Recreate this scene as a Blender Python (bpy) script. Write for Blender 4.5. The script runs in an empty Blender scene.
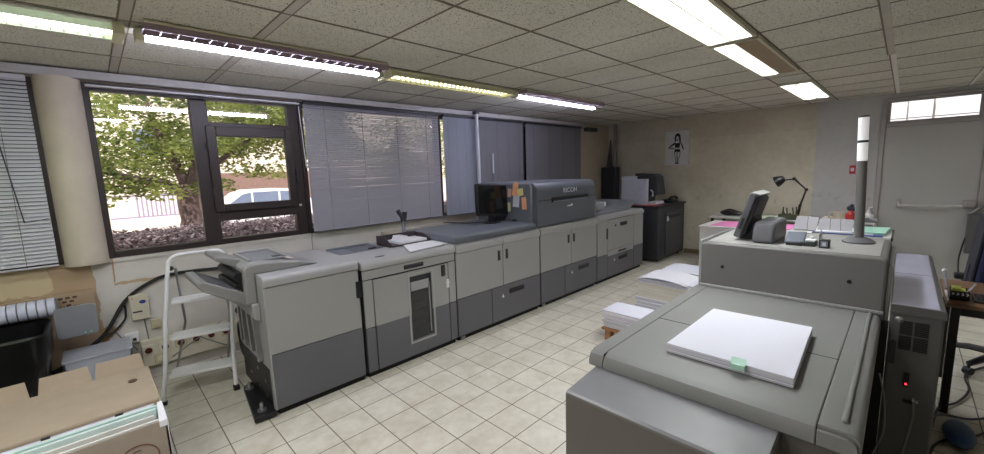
import bpy, bmesh, math, random
from mathutils import Vector, Matrix
random.seed(7)
SC = bpy.context.scene
COL = SC.collection
PI = math.pi

# ------------------------------------------------------------------ materials
def lin(c):
    c = c / 255.0
    return c / 12.92 if c <= 0.04045 else ((c + 0.055) / 1.055) ** 2.4
def rgb(r, g, b): return (lin(r), lin(g), lin(b), 1.0)

def new_mat(name):
    m = bpy.data.materials.new(name); m.use_nodes = True
    nt = m.node_tree
    return m, nt, nt.nodes['Principled BSDF']

def mat(name, col, rough=0.5, metal=0.0, var=0.06, scale=6.0, bump=0.0, bscale=200.0, spec=0.5):
    m, nt, p = new_mat(name)
    c = rgb(*col)
    p.inputs['Roughness'].default_value = rough
    p.inputs['Metallic'].default_value = metal
    p.inputs['Specular IOR Level'].default_value = spec
    tc = nt.nodes.new('ShaderNodeNewGeometry')
    n = nt.nodes.new('ShaderNodeTexNoise'); n.inputs['Scale'].default_value = scale; n.inputs['Detail'].default_value = 4
    nt.links.new(tc.outputs['Position'], n.inputs['Vector'])
    r = nt.nodes.new('ShaderNodeValToRGB')
    r.color_ramp.elements[0].position = 0.3; r.color_ramp.elements[1].position = 0.7
    r.color_ramp.elements[0].color = tuple(x * (1 - var) for x in c[:3]) + (1,)
    r.color_ramp.elements[1].color = tuple(min(1, x * (1 + var)) for x in c[:3]) + (1,)
    nt.links.new(n.outputs['Fac'], r.inputs['Fac'])
    nt.links.new(r.outputs['Color'], p.inputs['Base Color'])
    if bump > 0:
        n2 = nt.nodes.new('ShaderNodeTexNoise'); n2.inputs['Scale'].default_value = bscale; n2.inputs['Detail'].default_value = 3
        nt.links.new(tc.outputs['Position'], n2.inputs['Vector'])
        b = nt.nodes.new('ShaderNodeBump'); b.inputs['Strength'].default_value = bump; b.inputs['Distance'].default_value = 0.004
        nt.links.new(n2.outputs['Fac'], b.inputs['Height']); nt.links.new(b.outputs['Normal'], p.inputs['Normal'])
    return m

def emis(name, col, strength, base=(240, 240, 240)):
    m, nt, p = new_mat(name)
    p.inputs['Base Color'].default_value = rgb(*base)
    p.inputs['Emission Color'].default_value = rgb(*col)
    p.inputs['Emission Strength'].default_value = strength
    return m

def trans_mat(name, col, trans=0.3, rough=0.5):
    """diffuse surface that lets some light through (slats, leaves)"""
    m, nt, p = new_mat(name)
    out = nt.nodes['Material Output']
    p.inputs['Base Color'].default_value = rgb(*col); p.inputs['Roughness'].default_value = rough
    t = nt.nodes.new('ShaderNodeBsdfTranslucent'); t.inputs['Color'].default_value = rgb(*col)
    mx = nt.nodes.new('ShaderNodeMixShader'); mx.inputs[0].default_value = trans
    nt.links.new(p.outputs[0], mx.inputs[1]); nt.links.new(t.outputs[0], mx.inputs[2]); nt.links.new(mx.outputs[0], out.inputs[0])
    return m

def leaf_mat(name, c1, c2, trans=0.4):
    m, nt, p = new_mat(name)
    out = nt.nodes['Material Output']
    g = nt.nodes.new('ShaderNodeNewGeometry')
    n = nt.nodes.new('ShaderNodeTexNoise'); n.inputs['Scale'].default_value = 3.0; n.inputs['Detail'].default_value = 6
    nt.links.new(g.outputs['Position'], n.inputs['Vector'])
    r = nt.nodes.new('ShaderNodeValToRGB')
    r.color_ramp.elements[0].position = 0.35; r.color_ramp.elements[1].position = 0.65
    r.color_ramp.elements[0].color = rgb(*c1); r.color_ramp.elements[1].color = rgb(*c2)
    nt.links.new(n.outputs['Fac'], r.inputs['Fac'])
    nt.links.new(r.outputs['Color'], p.inputs['Base Color']); p.inputs['Roughness'].default_value = 0.55
    t = nt.nodes.new('ShaderNodeBsdfTranslucent'); nt.links.new(r.outputs['Color'], t.inputs['Color'])
    mx = nt.nodes.new('ShaderNodeMixShader'); mx.inputs[0].default_value = trans
    nt.links.new(p.outputs[0], mx.inputs[1]); nt.links.new(t.outputs[0], mx.inputs[2]); nt.links.new(mx.outputs[0], out.inputs[0])
    return m

def glass_mat(name, tint=(255, 255, 255), refl=0.08):
    m, nt, p = new_mat(name)
    out = nt.nodes['Material Output']
    tr = nt.nodes.new('ShaderNodeBsdfTransparent'); tr.inputs['Color'].default_value = rgb(*tint)
    gl = nt.nodes.new('ShaderNodeBsdfGlossy'); gl.inputs['Roughness'].default_value = 0.02
    lw = nt.nodes.new('ShaderNodeFresnel'); lw.inputs['IOR'].default_value = 1.5
    mx = nt.nodes.new('ShaderNodeMixShader')
    nt.links.new(lw.outputs[0], mx.inputs[0]); nt.links.new(tr.outputs[0], mx.inputs[1]); nt.links.new(gl.outputs[0], mx.inputs[2])
    nt.links.new(mx.outputs[0], out.inputs[0])
    return m

def math_node(nt, op, a, b=None, c=None):
    n = nt.nodes.new('ShaderNodeMath'); n.operation = op
    for i, v in enumerate((a, b, c)):
        if v is None: continue
        if isinstance(v, (int, float)): n.inputs[i].default_value = v
        else: nt.links.new(v, n.inputs[i])
    return n.outputs[0]

def mixc(nt, fac, a, b):
    n = nt.nodes.new('ShaderNodeMix'); n.data_type = 'RGBA'
    for sock, v in ((n.inputs[0], fac), (n.inputs[6], a), (n.inputs[7], b)):
        if isinstance(v, (tuple, float, int)): sock.default_value = v
        else: nt.links.new(v, sock)
    return n.outputs[2]

def noise(nt, vec, scale, detail=3.0):
    n = nt.nodes.new('ShaderNodeTexNoise'); n.inputs['Scale'].default_value = scale; n.inputs['Detail'].default_value = detail
    nt.links.new(vec, n.inputs['Vector']); return n.outputs['Fac']

def step_ramp(nt, fac, lo, hi):
    n = nt.nodes.new('ShaderNodeMapRange'); n.inputs['From Min'].default_value = lo; n.inputs['From Max'].default_value = hi
    nt.links.new(fac, n.inputs['Value']); return n.outputs[0]

def floor_material():
    m, nt, p = new_mat('cream_floor_tile')
    g = nt.nodes.new('ShaderNodeNewGeometry'); s = nt.nodes.new('ShaderNodeSeparateXYZ')
    nt.links.new(g.outputs['Position'], s.inputs[0])
    TX, TY = 0.2525, 0.2545
    def line(v, off, T):
        a = math_node(nt, 'ADD', v, -off + 40 * T)
        a = math_node(nt, 'DIVIDE', a, T)
        f = math_node(nt, 'FRACT', a)
        d = math_node(nt, 'ABSOLUTE', math_node(nt, 'SUBTRACT', f, 0.5))
        return math_node(nt, 'GREATER_THAN', d, 0.5 - 0.0032 / T), math_node(nt, 'FLOOR', a)
    lx, ix = line(s.outputs[0], 0.182, TX)
    ly, iy = line(s.outputs[1], 0.0645, TY)
    grout = math_node(nt, 'MAXIMUM', lx, ly)
    cv = nt.nodes.new('ShaderNodeCombineXYZ'); nt.links.new(ix, cv.inputs[0]); nt.links.new(iy, cv.inputs[1])
    wn = nt.nodes.new('ShaderNodeTexWhiteNoise'); nt.links.new(cv.outputs[0], wn.inputs['Vector'])
    n1 = noise(nt, g.outputs['Position'], 5.0, 6.0)
    n2 = noise(nt, g.outputs['Position'], 18.0, 5.0)
    f = math_node(nt, 'ADD', math_node(nt, 'MULTIPLY', n1, 0.6), math_node(nt, 'MULTIPLY', n2, 0.4))
    f = step_ramp(nt, f, 0.35, 0.65)
    c = mixc(nt, f, rgb(196, 189, 172), rgb(221, 217, 203))
    c = mixc(nt, math_node(nt, 'MULTIPLY', wn.outputs[0], 0.16), c, rgb(178, 168, 148))
    c = mixc(nt, grout, c, rgb(112, 101, 86))
    nt.links.new(c, p.inputs['Base Color'])
    p.inputs['Roughness'].default_value = 0.3
    rr = math_node(nt, 'ADD', math_node(nt, 'MULTIPLY', n2, 0.2), 0.22)
    nt.links.new(math_node(nt, 'MAXIMUM', rr, math_node(nt, 'MULTIPLY', grout, 0.8)), p.inputs['Roughness'])
    b = nt.nodes.new('ShaderNodeBump'); b.inputs['Strength'].default_value = 0.35; b.inputs['Distance'].default_value = 0.003
    nt.links.new(math_node(nt, 'SUBTRACT', 1.0, grout), b.inputs['Height']); nt.links.new(b.outputs[0], p.inputs['Normal'])
    return m

def ceiling_material():
    m, nt, p = new_mat('fissured_ceiling_tile')
    g = nt.nodes.new('ShaderNodeNewGeometry')
    n1 = noise(nt, g.outputs['Position'], 130.0, 2.0)
    pits = step_ramp(nt, n1, 0.60, 0.64)
    n3 = noise(nt, g.outputs['Position'], 60.0, 2.0)
    pits = math_node(nt, 'MULTIPLY', pits, step_ramp(nt, n3, 0.36, 0.5))
    n2 = noise(nt, g.outputs['Position'], 1.3, 3.0)
    c = mixc(nt, step_ramp(nt, n2, 0.3, 0.7), rgb(206, 203, 190), rgb(220, 217, 205))
    c = mixc(nt, pits, c, rgb(62, 54, 46))
    nt.links.new(c, p.inputs['Base Color']); p.inputs['Roughness'].default_value = 0.95
    p.inputs['Specular IOR Level'].default_value = 0.1
    b = nt.nodes.new('ShaderNodeBump'); b.inputs['Strength'].default_value = 0.5; b.inputs['Distance'].default_value = 0.003
    nt.links.new(math_node(nt, 'SUBTRACT', 1.0, pits), b.inputs['Height']); nt.links.new(b.outputs[0], p.inputs['Normal'])
    return m

def box_mask(nt, s, ax, lo, hi, wob, amp=0.04):
    v = math_node(nt, 'ADD', s.outputs[ax], math_node(nt, 'MULTIPLY', math_node(nt, 'SUBTRACT', wob, 0.5), amp * 2))
    return math_node(nt, 'MULTIPLY', math_node(nt, 'GREATER_THAN', v, lo), math_node(nt, 'LESS_THAN', v, hi))

def left_wall_material():
    m, nt, p = new_mat('peeling_white_wall')
    g = nt.nodes.new('ShaderNodeNewGeometry'); s = nt.nodes.new('ShaderNodeSeparateXYZ')
    nt.links.new(g.outputs['Position'], s.inputs[0])
    w = noise(nt, g.outputs['Position'], 9.0, 5.0)
    n1 = noise(nt, g.outputs['Position'], 3.0, 5.0)
    c = mixc(nt, step_ramp(nt, n1, 0.35, 0.65), rgb(196, 192, 182), rgb(212, 209, 200))
    def patch(x0, x1, z0, z1, col, c, amp):
        k = math_node(nt, 'MULTIPLY', box_mask(nt, s, 0, x0, x1, w, amp), box_mask(nt, s, 2, z0, z1, w, amp))
        return mixc(nt, k, c, col)
    c = patch(-3.0, -0.06, 0.1, 1.052, rgb(178, 155, 126), c, 0.05)
    c = patch(-3.0, -0.30, 0.86, 1.06, rgb(196, 180, 146), c, 0.06)
    c = patch(-0.35, 0.0, 0.1, 0.5, rgb(178, 146, 108), c, 0.09)
    c = patch(0.05, 0.65, 0.835, 0.86, rgb(186, 164, 134), c, 0.035)
    c = patch(0.045, 0.055, 0.86, 1.06, rgb(176, 140, 104), c, 0.01)
    c = patch(1.63, 1.637, 0.6, 1.06, rgb(110, 100, 90), c, 0.006)
    # far bay of bare cream plaster
    k = math_node(nt, 'GREATER_THAN', s.outputs[0], 6.77)
    c = mixc(nt, k, c, mixc(nt, step_ramp(nt, n1, 0.3, 0.7), rgb(184, 172, 148), rgb(198, 186, 162)))
    nt.links.new(c, p.inputs['Base Color']); p.inputs['Roughness'].default_value = 0.8
    b = nt.nodes.new('ShaderNodeBump'); b.inputs['Strength'].default_value = 0.25; b.inputs['Distance'].default_value = 0.006
    nt.links.new(w, b.inputs['Height']); nt.links.new(b.outputs[0], p.inputs['Normal'])
    return m

def back_wall_material():
    m, nt, p = new_mat('two_tone_back_wall')
    g = nt.nodes.new('ShaderNodeNewGeometry'); s = nt.nodes.new('ShaderNodeSeparateXYZ')
    nt.links.new(g.outputs['Position'], s.inputs[0])
    n1 = noise(nt, g.outputs['Position'], 1.6, 5.0); n2 = noise(nt, g.outputs['Position'], 12.0, 5.0)
    f = math_node(nt, 'ADD', math_node(nt, 'MULTIPLY', n1, 0.7), math_node(nt, 'MULTIPLY', n2, 0.3))
    f = step_ramp(nt, f, 0.38, 0.62)
    cream = mixc(nt, f, rgb(194, 187, 168), rgb(212, 206, 188))
    low = step_ramp(nt, s.outputs[2], 0.9, 1.5)
    grey = mixc(nt, f, rgb(184, 182, 181), rgb(194, 193, 192))
    wob = math_node(nt, 'ADD', s.outputs[1], math_node(nt, 'MULTIPLY', math_node(nt, 'SUBTRACT', n2, 0.5), 0.03))
    c = mixc(nt, math_node(nt, 'LESS_THAN', wob, 0.98), cream, grey)
    seam = math_node(nt, 'MULTIPLY', math_node(nt, 'GREATER_THAN', s.outputs[2], 2.12), math_node(nt, 'GREATER_THAN', s.outputs[1], .98))
    c = mixc(nt, math_node(nt, 'MULTIPLY', seam, .12), c, rgb(120, 110, 88))
    # scuffs behind the table
    sc = math_node(nt, 'MULTIPLY', step_ramp(nt, noise(nt, g.outputs['Position'], 7.0, 3.0), 0.62, 0.72), 0.35)
    sc = math_node(nt, 'MULTIPLY', sc, math_node(nt, 'LESS_THAN', s.outputs[2], 1.2))
    c = mixc(nt, sc, c, rgb(128, 118, 98))
    nt.links.new(c, p.inputs['Base Color']); p.inputs['Roughness'].default_value = 0.8
    b = nt.nodes.new('ShaderNodeBump'); b.inputs['Strength'].default_value = 0.3; b.inputs['Distance'].default_value = 0.006
    nt.links.new(n2, b.inputs['Height']); nt.links.new(b.outputs[0], p.inputs['Normal'])
    return m

def wood_material():
    m, nt, p = new_mat('desk_wood_veneer')
    g = nt.nodes.new('ShaderNodeNewGeometry')
    mp = nt.nodes.new('ShaderNodeMapping'); mp.inputs['Scale'].default_value = (14.0, 1.5, 14.0)
    nt.links.new(g.outputs['Position'], mp.inputs[0])
    n = noise(nt, mp.outputs[0], 3.0, 6.0)
    c = mixc(nt, step_ramp(nt, n, 0.3, 0.7), rgb(100, 70, 46), rgb(140, 104, 74))
    nt.links.new(c, p.inputs['Base Color']); p.inputs['Roughness'].default_value = 0.35
    return m

def card_material(name, c1, c2):
    m, nt, p = new_mat(name)
    g = nt.nodes.new('ShaderNodeNewGeometry')
    mp = nt.nodes.new('ShaderNodeMapping'); mp.inputs['Scale'].default_value = (60.0, 2.0, 2.0)
    nt.links.new(g.outputs['Position'], mp.inputs[0])
    n = noise(nt, mp.outputs[0], 2.0, 4.0)
    c = mixc(nt, step_ramp(nt, n, 0.3, 0.7), rgb(*c1), rgb(*c2))
    nt.links.new(c, p.inputs['Base Color']); p.inputs['Roughness'].default_value = 0.85
    return m

def paper_edge_material(name, c1, c2, c3, scale):
    """stacked sheets: thin horizontal streaks"""
    m, nt, p = new_mat(name)
    g = nt.nodes.new('ShaderNodeNewGeometry')
    mp = nt.nodes.new('ShaderNodeMapping'); mp.inputs['Scale'].default_value = (1.0, 1.0, scale)
    nt.links.new(g.outputs['Position'], mp.inputs[0])
    n = noise(nt, mp.outputs[0], 1.5, 5.0)
    c = mixc(nt, step_ramp(nt, n, 0.35, 0.65), rgb(*c1), rgb(*c2))
    sx = nt.nodes.new('ShaderNodeSeparateXYZ'); nt.links.new(g.outputs['Normal'], sx.inputs[0])
    c = mixc(nt, math_node(nt, 'GREATER_THAN', sx.outputs[2], 0.6), c, rgb(*c3))
    nt.links.new(c, p.inputs['Base Color']); p.inputs['Roughness'].default_value = 0.7
    return m

M = {}
M['floor'] = floor_material(); M['ceil'] = ceiling_material()
M['lwall'] = left_wall_material(); M['bwall'] = back_wall_material()
M['owall'] = mat('side_wall_paint', (176, 172, 162), 0.85, bump=0.2, bscale=40)
M['tbar'] = mat('dark_ceiling_bar', (116, 106, 92), 0.7)
M['tbar_light'] = mat('pale_ceiling_bar', (186, 180, 170), 0.6)
M['tbar_white'] = mat('white_ceiling_bar', (226, 222, 216), 0.6)
M['trim'] = mat('grey_trim', (176, 174, 172), 0.6)
M['pillar'] = mat('cream_pillar', (196, 186, 168), 0.75, var=0.07, scale=5, bump=0.35, bscale=30)
M['frame'] = mat('dark_brown_aluminium', (46, 37, 35), 0.45)
M['glass'] = glass_mat('window_glass')
M['slat'] = trans_mat('grey_slat', (168, 168, 176), 0.16, 0.45)
M['slat_light'] = trans_mat('pale_slat', (214, 216, 220), 0.22, 0.45)
M['slat_dark'] = trans_mat('purple_grey_slat', (122, 121, 127), 0.07, 0.5)
M['slat_blue'] = trans_mat('blue_grey_slat', (150, 156, 168), 0.16, 0.5)
M['cord'] = mat('blind_cord', (70, 70, 76), 0.7)
M['white'] = mat('white_enamel', (222, 222, 222), 0.35)
M['pipe'] = mat('white_pipe', (205, 206, 212), 0.4)
M['greige'] = mat('greige_plastic', (150, 150, 148), 0.42, var=0.02, scale=3, bump=0.04, bscale=500)
M['dgrey'] = mat('dark_grey_plastic', (92, 92, 97), 0.45, var=0.02, scale=3, bump=0.04, bscale=500)
M['lipgrey'] = mat('silver_grey_plastic', (158, 158, 158), 0.35, var=0.02, scale=3)
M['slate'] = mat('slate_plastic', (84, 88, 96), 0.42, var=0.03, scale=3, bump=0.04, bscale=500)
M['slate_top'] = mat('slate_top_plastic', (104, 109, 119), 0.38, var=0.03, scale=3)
M['black'] = mat('black_plastic', (22, 22, 24), 0.45)
M['blackgap'] = mat('shadow_black', (12, 12, 13), 0.8)
M['char'] = mat('charcoal_plastic', (48, 48, 52), 0.5)
M['dkcab'] = mat('dark_cabinet_paint', (56, 57, 61), 0.45)
M['steel'] = mat('brushed_steel', (170, 170, 172), 0.3, metal=0.9)
M['hood'] = mat('warm_grey_cover', (124, 124, 122), 0.45, var=0.02, scale=2.5, bump=0.05, bscale=500)
M['hoodb'] = mat('warm_grey_body', (92, 88, 83), 0.5, var=0.02, scale=2.5, bump=0.05, bscale=500)
M['hoodface'] = mat('warm_grey_module', (114, 112, 110), 0.5, var=0.02, scale=2.5, bump=0.05, bscale=500)
M['hoodtop'] = mat('pale_grey_module_top', (160, 159, 156), 0.4, var=0.03, scale=3)
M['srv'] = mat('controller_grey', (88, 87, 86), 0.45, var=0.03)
M['srvtop'] = mat('controller_top_sheen', (164, 162, 184), 0.22, var=0.05, scale=5)  # pale violet base colour imitates the window sheen on the tower top
M['vent'] = mat('vent_black', (30, 29, 28), 0.7)
M['led'] = emis('red_led', (255, 30, 50), 8)
M['paper'] = mat('white_paper', (232, 232, 238), 0.75, var=0.01)
M['paper_edge'] = paper_edge_material('paper_ream_edges', (178, 176, 186), (228, 226, 232), (228, 229, 240), 160)
M['paper_cream'] = paper_edge_material('cream_paper_edges', (206, 200, 186), (232, 228, 216), (230, 231, 240), 160)
M['mint'] = mat('mint_paper', (176, 214, 196), 0.7)
M['green'] = mat('green_sheet', (164, 212, 192), 0.6)
M['blue'] = mat('blue_sheet', (62, 80, 142), 0.5)
M['pink'] = mat('pink_sheet', (222, 128, 186), 0.6)
M['orange'] = mat('orange_note', (232, 172, 132), 0.7)
M['yellow'] = mat('yellow_note', (226, 214, 150), 0.7)
M['wnote'] = mat('lilac_white_note', (206, 208, 222), 0.7)
M['card'] = mat('cardboard', (166, 145, 118), 0.85, var=.05, scale=6)
M['card_in'] = mat('cardboard_inside', (166, 151, 131), 0.85, var=.04, scale=9)
M['card_grey'] = mat('cardboard_printed', (150, 138, 126), 0.85, var=.06, scale=6)
M['card_dk'] = mat('cardboard_ink', (84, 66, 52), 0.8)
M['wood'] = wood_material()
M['pallet'] = mat('pallet_wood', (150, 108, 72), 0.8, var=0.2, scale=20)
M['beige'] = mat('beige_plastic', (206, 200, 178), 0.45)
M['beige_dk'] = mat('beige_aged_plastic', (190, 180, 150), 0.5)
M['red'] = mat('red_plastic', (176, 40, 40), 0.4)
M['redsocket'] = mat('dark_red_socket', (78, 26, 24), 0.5)
M['badge'] = mat('blue_badge', (40, 70, 140), 0.4)
M['bag'] = mat('black_bin_bag', (14, 15, 17), 0.28, bump=0.6, bscale=25)
M['chairblue'] = mat('navy_upholstery', (28, 32, 66), 0.8, var=0.12, scale=60)
M['deskwhite'] = mat('white_laminate', (214, 212, 208), 0.4)
M['cardgrey'] = mat('grey_board', (150, 148, 152), 0.6)
M['doorgrey'] = mat('grey_door_paint', (184, 182, 179), 0.6, var=0.05, scale=2, bump=0.15, bscale=60)
M['doorframe'] = mat('grey_door_frame', (166, 160, 158), 0.55)
M['boxgrey'] = mat('grey_plastic_board', (128, 130, 136), 0.5)
M['crate'] = mat('pale_grey_plastic', (168, 172, 182), 0.45)
M['duct'] = mat('white_ribbed_tube', (206, 210, 226), 0.4)
M['screen'] = mat('dark_screen', (14, 16, 16), 0.12)
M['lampblack'] = mat('black_lamp_paint', (18, 18, 18), 0.35)
M['mug'] = mat('cream_ceramic', (216, 206, 184), 0.3)
M['plant'] = mat('dark_green_plastic', (66, 72, 50), 0.6)
M['signal'] = emis('signal_lens', (255, 255, 255), 0.35, (236, 236, 238))
M['fixhouse'] = mat('fixture_paint', (188, 184, 160), 0.5)
M['fixyel'] = mat('yellowed_fixture', (206, 203, 172), 0.5)
M['fixwhite'] = mat('white_reflector', (238, 240, 234), 0.4)
M['louv'] = mat('mauve_louvre', (150, 132, 142), 0.35)
M['brownpanel'] = mat('brown_dead_diffuser', (138, 120, 88), 0.5)
M['tubeW'] = emis('cool_tube', (226, 226, 255), 60)
M['tubeY'] = emis('aged_tube', (255, 251, 220), 4.5)
M['tubeG'] = emis('greenish_tube', (240, 255, 226), 16)
M['tubeR'] = emis('white_tube', (250, 252, 255), 40)
M['blade'] = trans_mat('louvre_blade', (236, 240, 234), 0.45)
M['asphalt'] = mat('sunlit_paving', (226, 206, 192), 0.9, var=0.08)
M['bark'] = mat('grey_bark', (112, 94, 94), 0.9, var=0.2, scale=12, bump=0.6, bscale=30)
M['leaf'] = leaf_mat('tree_leaf', (80, 98, 56), (176, 188, 106), 0.5)
M['hedge'] = leaf_mat('hedge_leaf', (88, 76, 84), (158, 142, 150), 0.2)
M['carpaint'] = mat('white_car_paint', (236, 238, 246), 0.2)
M['carglass'] = mat('car_window', (110, 124, 152), 0.15)
M['tyre'] = mat('tyre', (26, 26, 26), 0.8)
M['housewall'] = mat('pale_render', (232, 222, 214), 0.9)
M['fence'] = mat('purple_grey_fence', (150, 140, 166), 0.6)
M['ink'] = mat('black_ink', (40, 40, 42), 0.7)
M['poster'] = mat('poster_paper', (216, 217, 218), 0.6)
M['cable'] = mat('black_cable', (30, 30, 32), 0.5)
M['greycable'] = mat('grey_cable', (120, 118, 112), 0.5)
M['bluebag'] = mat('blue_plastic', (44, 78, 118), 0.4)

# ------------------------------------------------------------------ geometry
class MB:
    def __init__(s): s.v = []; s.f = []; s.m = []
    def add(s, vs, fs, mi=0):
        o = len(s.v); s.v += [Vector(p) for p in vs]; s.f += [[i + o for i in f] for f in fs]; s.m += [mi] * len(fs); return s
    def box(s, x0, x1, y0, y1, z0, z1, mi=0):
        return s.add([(x0, y0, z0), (x1, y0, z0), (x1, y1, z0), (x0, y1, z0), (x0, y0, z1), (x1, y0, z1), (x1, y1, z1), (x0, y1, z1)],
                     [(0, 3, 2, 1), (4, 5, 6, 7), (0, 1, 5, 4), (1, 2, 6, 5), (2, 3, 7, 6), (3, 0, 4, 7)], mi)
    def obox(s, c, ax, ay, az, mi=0):
        c, ax, ay, az = map(Vector, (c, ax, ay, az))
        P = [c + sx * ax + sy * ay + sz * az for sz in (-1, 1) for sx, sy in ((-1, -1), (1, -1), (1, 1), (-1, 1))]
        return s.add(P, [(0, 3, 2, 1), (4, 5, 6, 7), (0, 1, 5, 4), (1, 2, 6, 5), (2, 3, 7, 6), (3, 0, 4, 7)], mi)
    def rbox(s, x0, x1, y0, y1, z0, z1, r=.02, ax='x', seg=4, mi=0, corners=(1, 1, 1, 1)):
        """box extruded along axis ax with rounded corners in the other two"""
        a = {'x': (y0, y1, z0, z1), 'y': (x0, x1, z0, z1), 'z': (x0, x1, y0, y1)}[ax]
        e = {'x': (x0, x1), 'y': (y0, y1), 'z': (z0, z1)}[ax]
        P = []
        cs = [(a[0], a[2], PI, 1, 1), (a[1], a[2], 1.5 * PI, -1, 1), (a[1], a[3], 0, -1, -1), (a[0], a[3], .5 * PI, 1, -1)]
        for k, (u, v, st, su, sv) in enumerate(cs):
            if not corners[k]: P.append((u, v)); continue
            for i in range(seg + 1):
                t = st + .5 * PI * i / seg
                P.append((u + su * r + r * math.cos(t), v + sv * r + r * math.sin(t)))
        return s.prism(P, e[0], e[1], ax, mi)
    def prism(s, P, e0, e1, ax='y', mi=0):
        """polygon P in the plane across ax, extruded e0..e1.  ax x:(y,z) y:(x,z) z:(x,y)"""
        def mk(p, e): return {'x': (e, p[0], p[1]), 'y': (p[0], e, p[1]), 'z': (p[0], p[1], e)}[ax]
        n = len(P); vs = [mk(p, e0) for p in P] + [mk(p, e1) for p in P]
        fs = [list(range(n))[::-1], list(range(n, 2 * n))] + [(i, (i + 1) % n, n + (i + 1) % n, n + i) for i in range(n)]
        return s.add(vs, fs, mi)
    def tube(s, pts, r, n=8, mi=0, cap=True):
        pts = [Vector(p) for p in pts]; rs = r if isinstance(r, (list, tuple)) else [r] * len(pts)
        vs = []; fs = []; up = None
        for i, p in enumerate(pts):
            d = (pts[min(i + 1, len(pts) - 1)] - pts[max(i - 1, 0)]).normalized()
            if up is None:
                up = Vector((0, 0, 1)) if abs(d.z) < .9 else Vector((1, 0, 0))
            u = d.cross(up)
            if u.length < 1e-4: u = d.cross(Vector((0, 1, 0)))
            u.normalize(); w = u.cross(d).normalized(); up = w
            for k in range(n):
                t = 2 * PI * k / n; vs.append(p + rs[i] * (math.cos(t) * u + math.sin(t) * w))
        for i in range(len(pts) - 1):
            for k in range(n): fs.append((i * n + k, i * n + (k + 1) % n, (i + 1) * n + (k + 1) % n, (i + 1) * n + k))
        if cap: fs += [list(range(n))[::-1], [len(vs) - n + k for k in range(n)]]
        return s.add(vs, fs, mi)
    def lathe(s, prof, c=(0, 0, 0), n=20, mi=0, sx=1, sy=1):
        vs = []; fs = []
        for r, z in prof:
            for k in range(n):
                t = 2 * PI * k / n; vs.append((c[0] + sx * r * math.cos(t), c[1] + sy * r * math.sin(t), c[2] + z))
        for i in range(len(prof) - 1):
            for k in range(n): fs.append((i * n + k, i * n + (k + 1) % n, (i + 1) * n + (k + 1) % n, (i + 1) * n + k))
        fs += [list(range(n))[::-1], [len(vs) - n + k for k in range(n)]]
        return s.add(vs, fs, mi)
    def sphere(s, c, r, n=12, mi=0, sc=(1, 1, 1)):
        h = n // 2; prof = [(r * math.sin(PI * i / h) + 1e-5, -r * math.cos(PI * i / h)) for i in range(h + 1)]
        o = len(s.v); s.lathe(prof, (0, 0, 0), n, mi)
        for i in range(o, len(s.v)): v = s.v[i]; s.v[i] = Vector((c[0] + v.x * sc[0], c[1] + v.y * sc[1], c[2] + v.z * sc[2]))
        return s
    def quad(s, a, b, c, d, mi=0): return s.add([a, b, c, d], [(0, 1, 2, 3)], mi)
    def xf(s, mtx): s.v = [mtx @ v for v in s.v]; return s
    def rot(s, c, ax, deg):
        T = Matrix.Translation(Vector(c)); return s.xf(T @ Matrix.Rotation(math.radians(deg), 4, ax) @ T.inverted())

WL = {}     # object name -> world location of its origin
def build(name, mb, mats, parent=None, bevel=0.0, seg=2, smooth=True, loc=None, ang=35):
    if not isinstance(mats, (list, tuple)): mats = [mats]
    if parent is not None: o0 = WL[parent.name]
    elif loc is not None: o0 = Vector(loc)
    else:
        xs = [v.x for v in mb.v]; ys = [v.y for v in mb.v]; zs = [v.z for v in mb.v]
        o0 = Vector(((min(xs) + max(xs)) / 2, (min(ys) + max(ys)) / 2, min(zs)))
    me = bpy.data.meshes.new(name)
    me.from_pydata([v - o0 for v in mb.v], [], mb.f)
    for mt in mats: me.materials.append(mt)
    for p, mi in zip(me.polygons, mb.m): p.material_index = mi
    bm = bmesh.new(); bm.from_mesh(me); bmesh.ops.recalc_face_normals(bm, faces=bm.faces); bm.to_mesh(me); bm.free()
    if smooth:
        for p in me.polygons: p.use_smooth = True
        me.set_sharp_from_angle(angle=math.radians(ang))
    o = bpy.data.objects.new(name, me); COL.objects.link(o)
    if parent is not None: o.parent = parent
    else: o.location = o0
    WL[o.name] = o0
    if bevel > 0:
        b = o.modifiers.new('edge', 'BEVEL'); b.width = bevel; b.segments = seg; b.limit_method = 'ANGLE'; b.angle_limit = math.radians(40)
        b.harden_normals = False
    return o
def tag(o, label=None, cat=None, group=None, kind=None):
    if label: o['label'] = label
    if cat: o['category'] = cat
    if group: o['group'] = group
    if kind: o['kind'] = kind
    return o
def thing(name, loc, label, cat, group=None):
    o = bpy.data.objects.new(name, None); o.empty_display_size = .05; COL.objects.link(o); o.location = loc; WL[o.name] = Vector(loc)
    return tag(o, label, cat, group)
def struct(name, mb, mats, **k):
    o = build(name, mb, mats, **k); o['kind'] = 'structure'; return o
def single(name, mb, mats, label, cat, group=None, **k):
    return tag(build(name, mb, mats, **k), label, cat, group)
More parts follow.
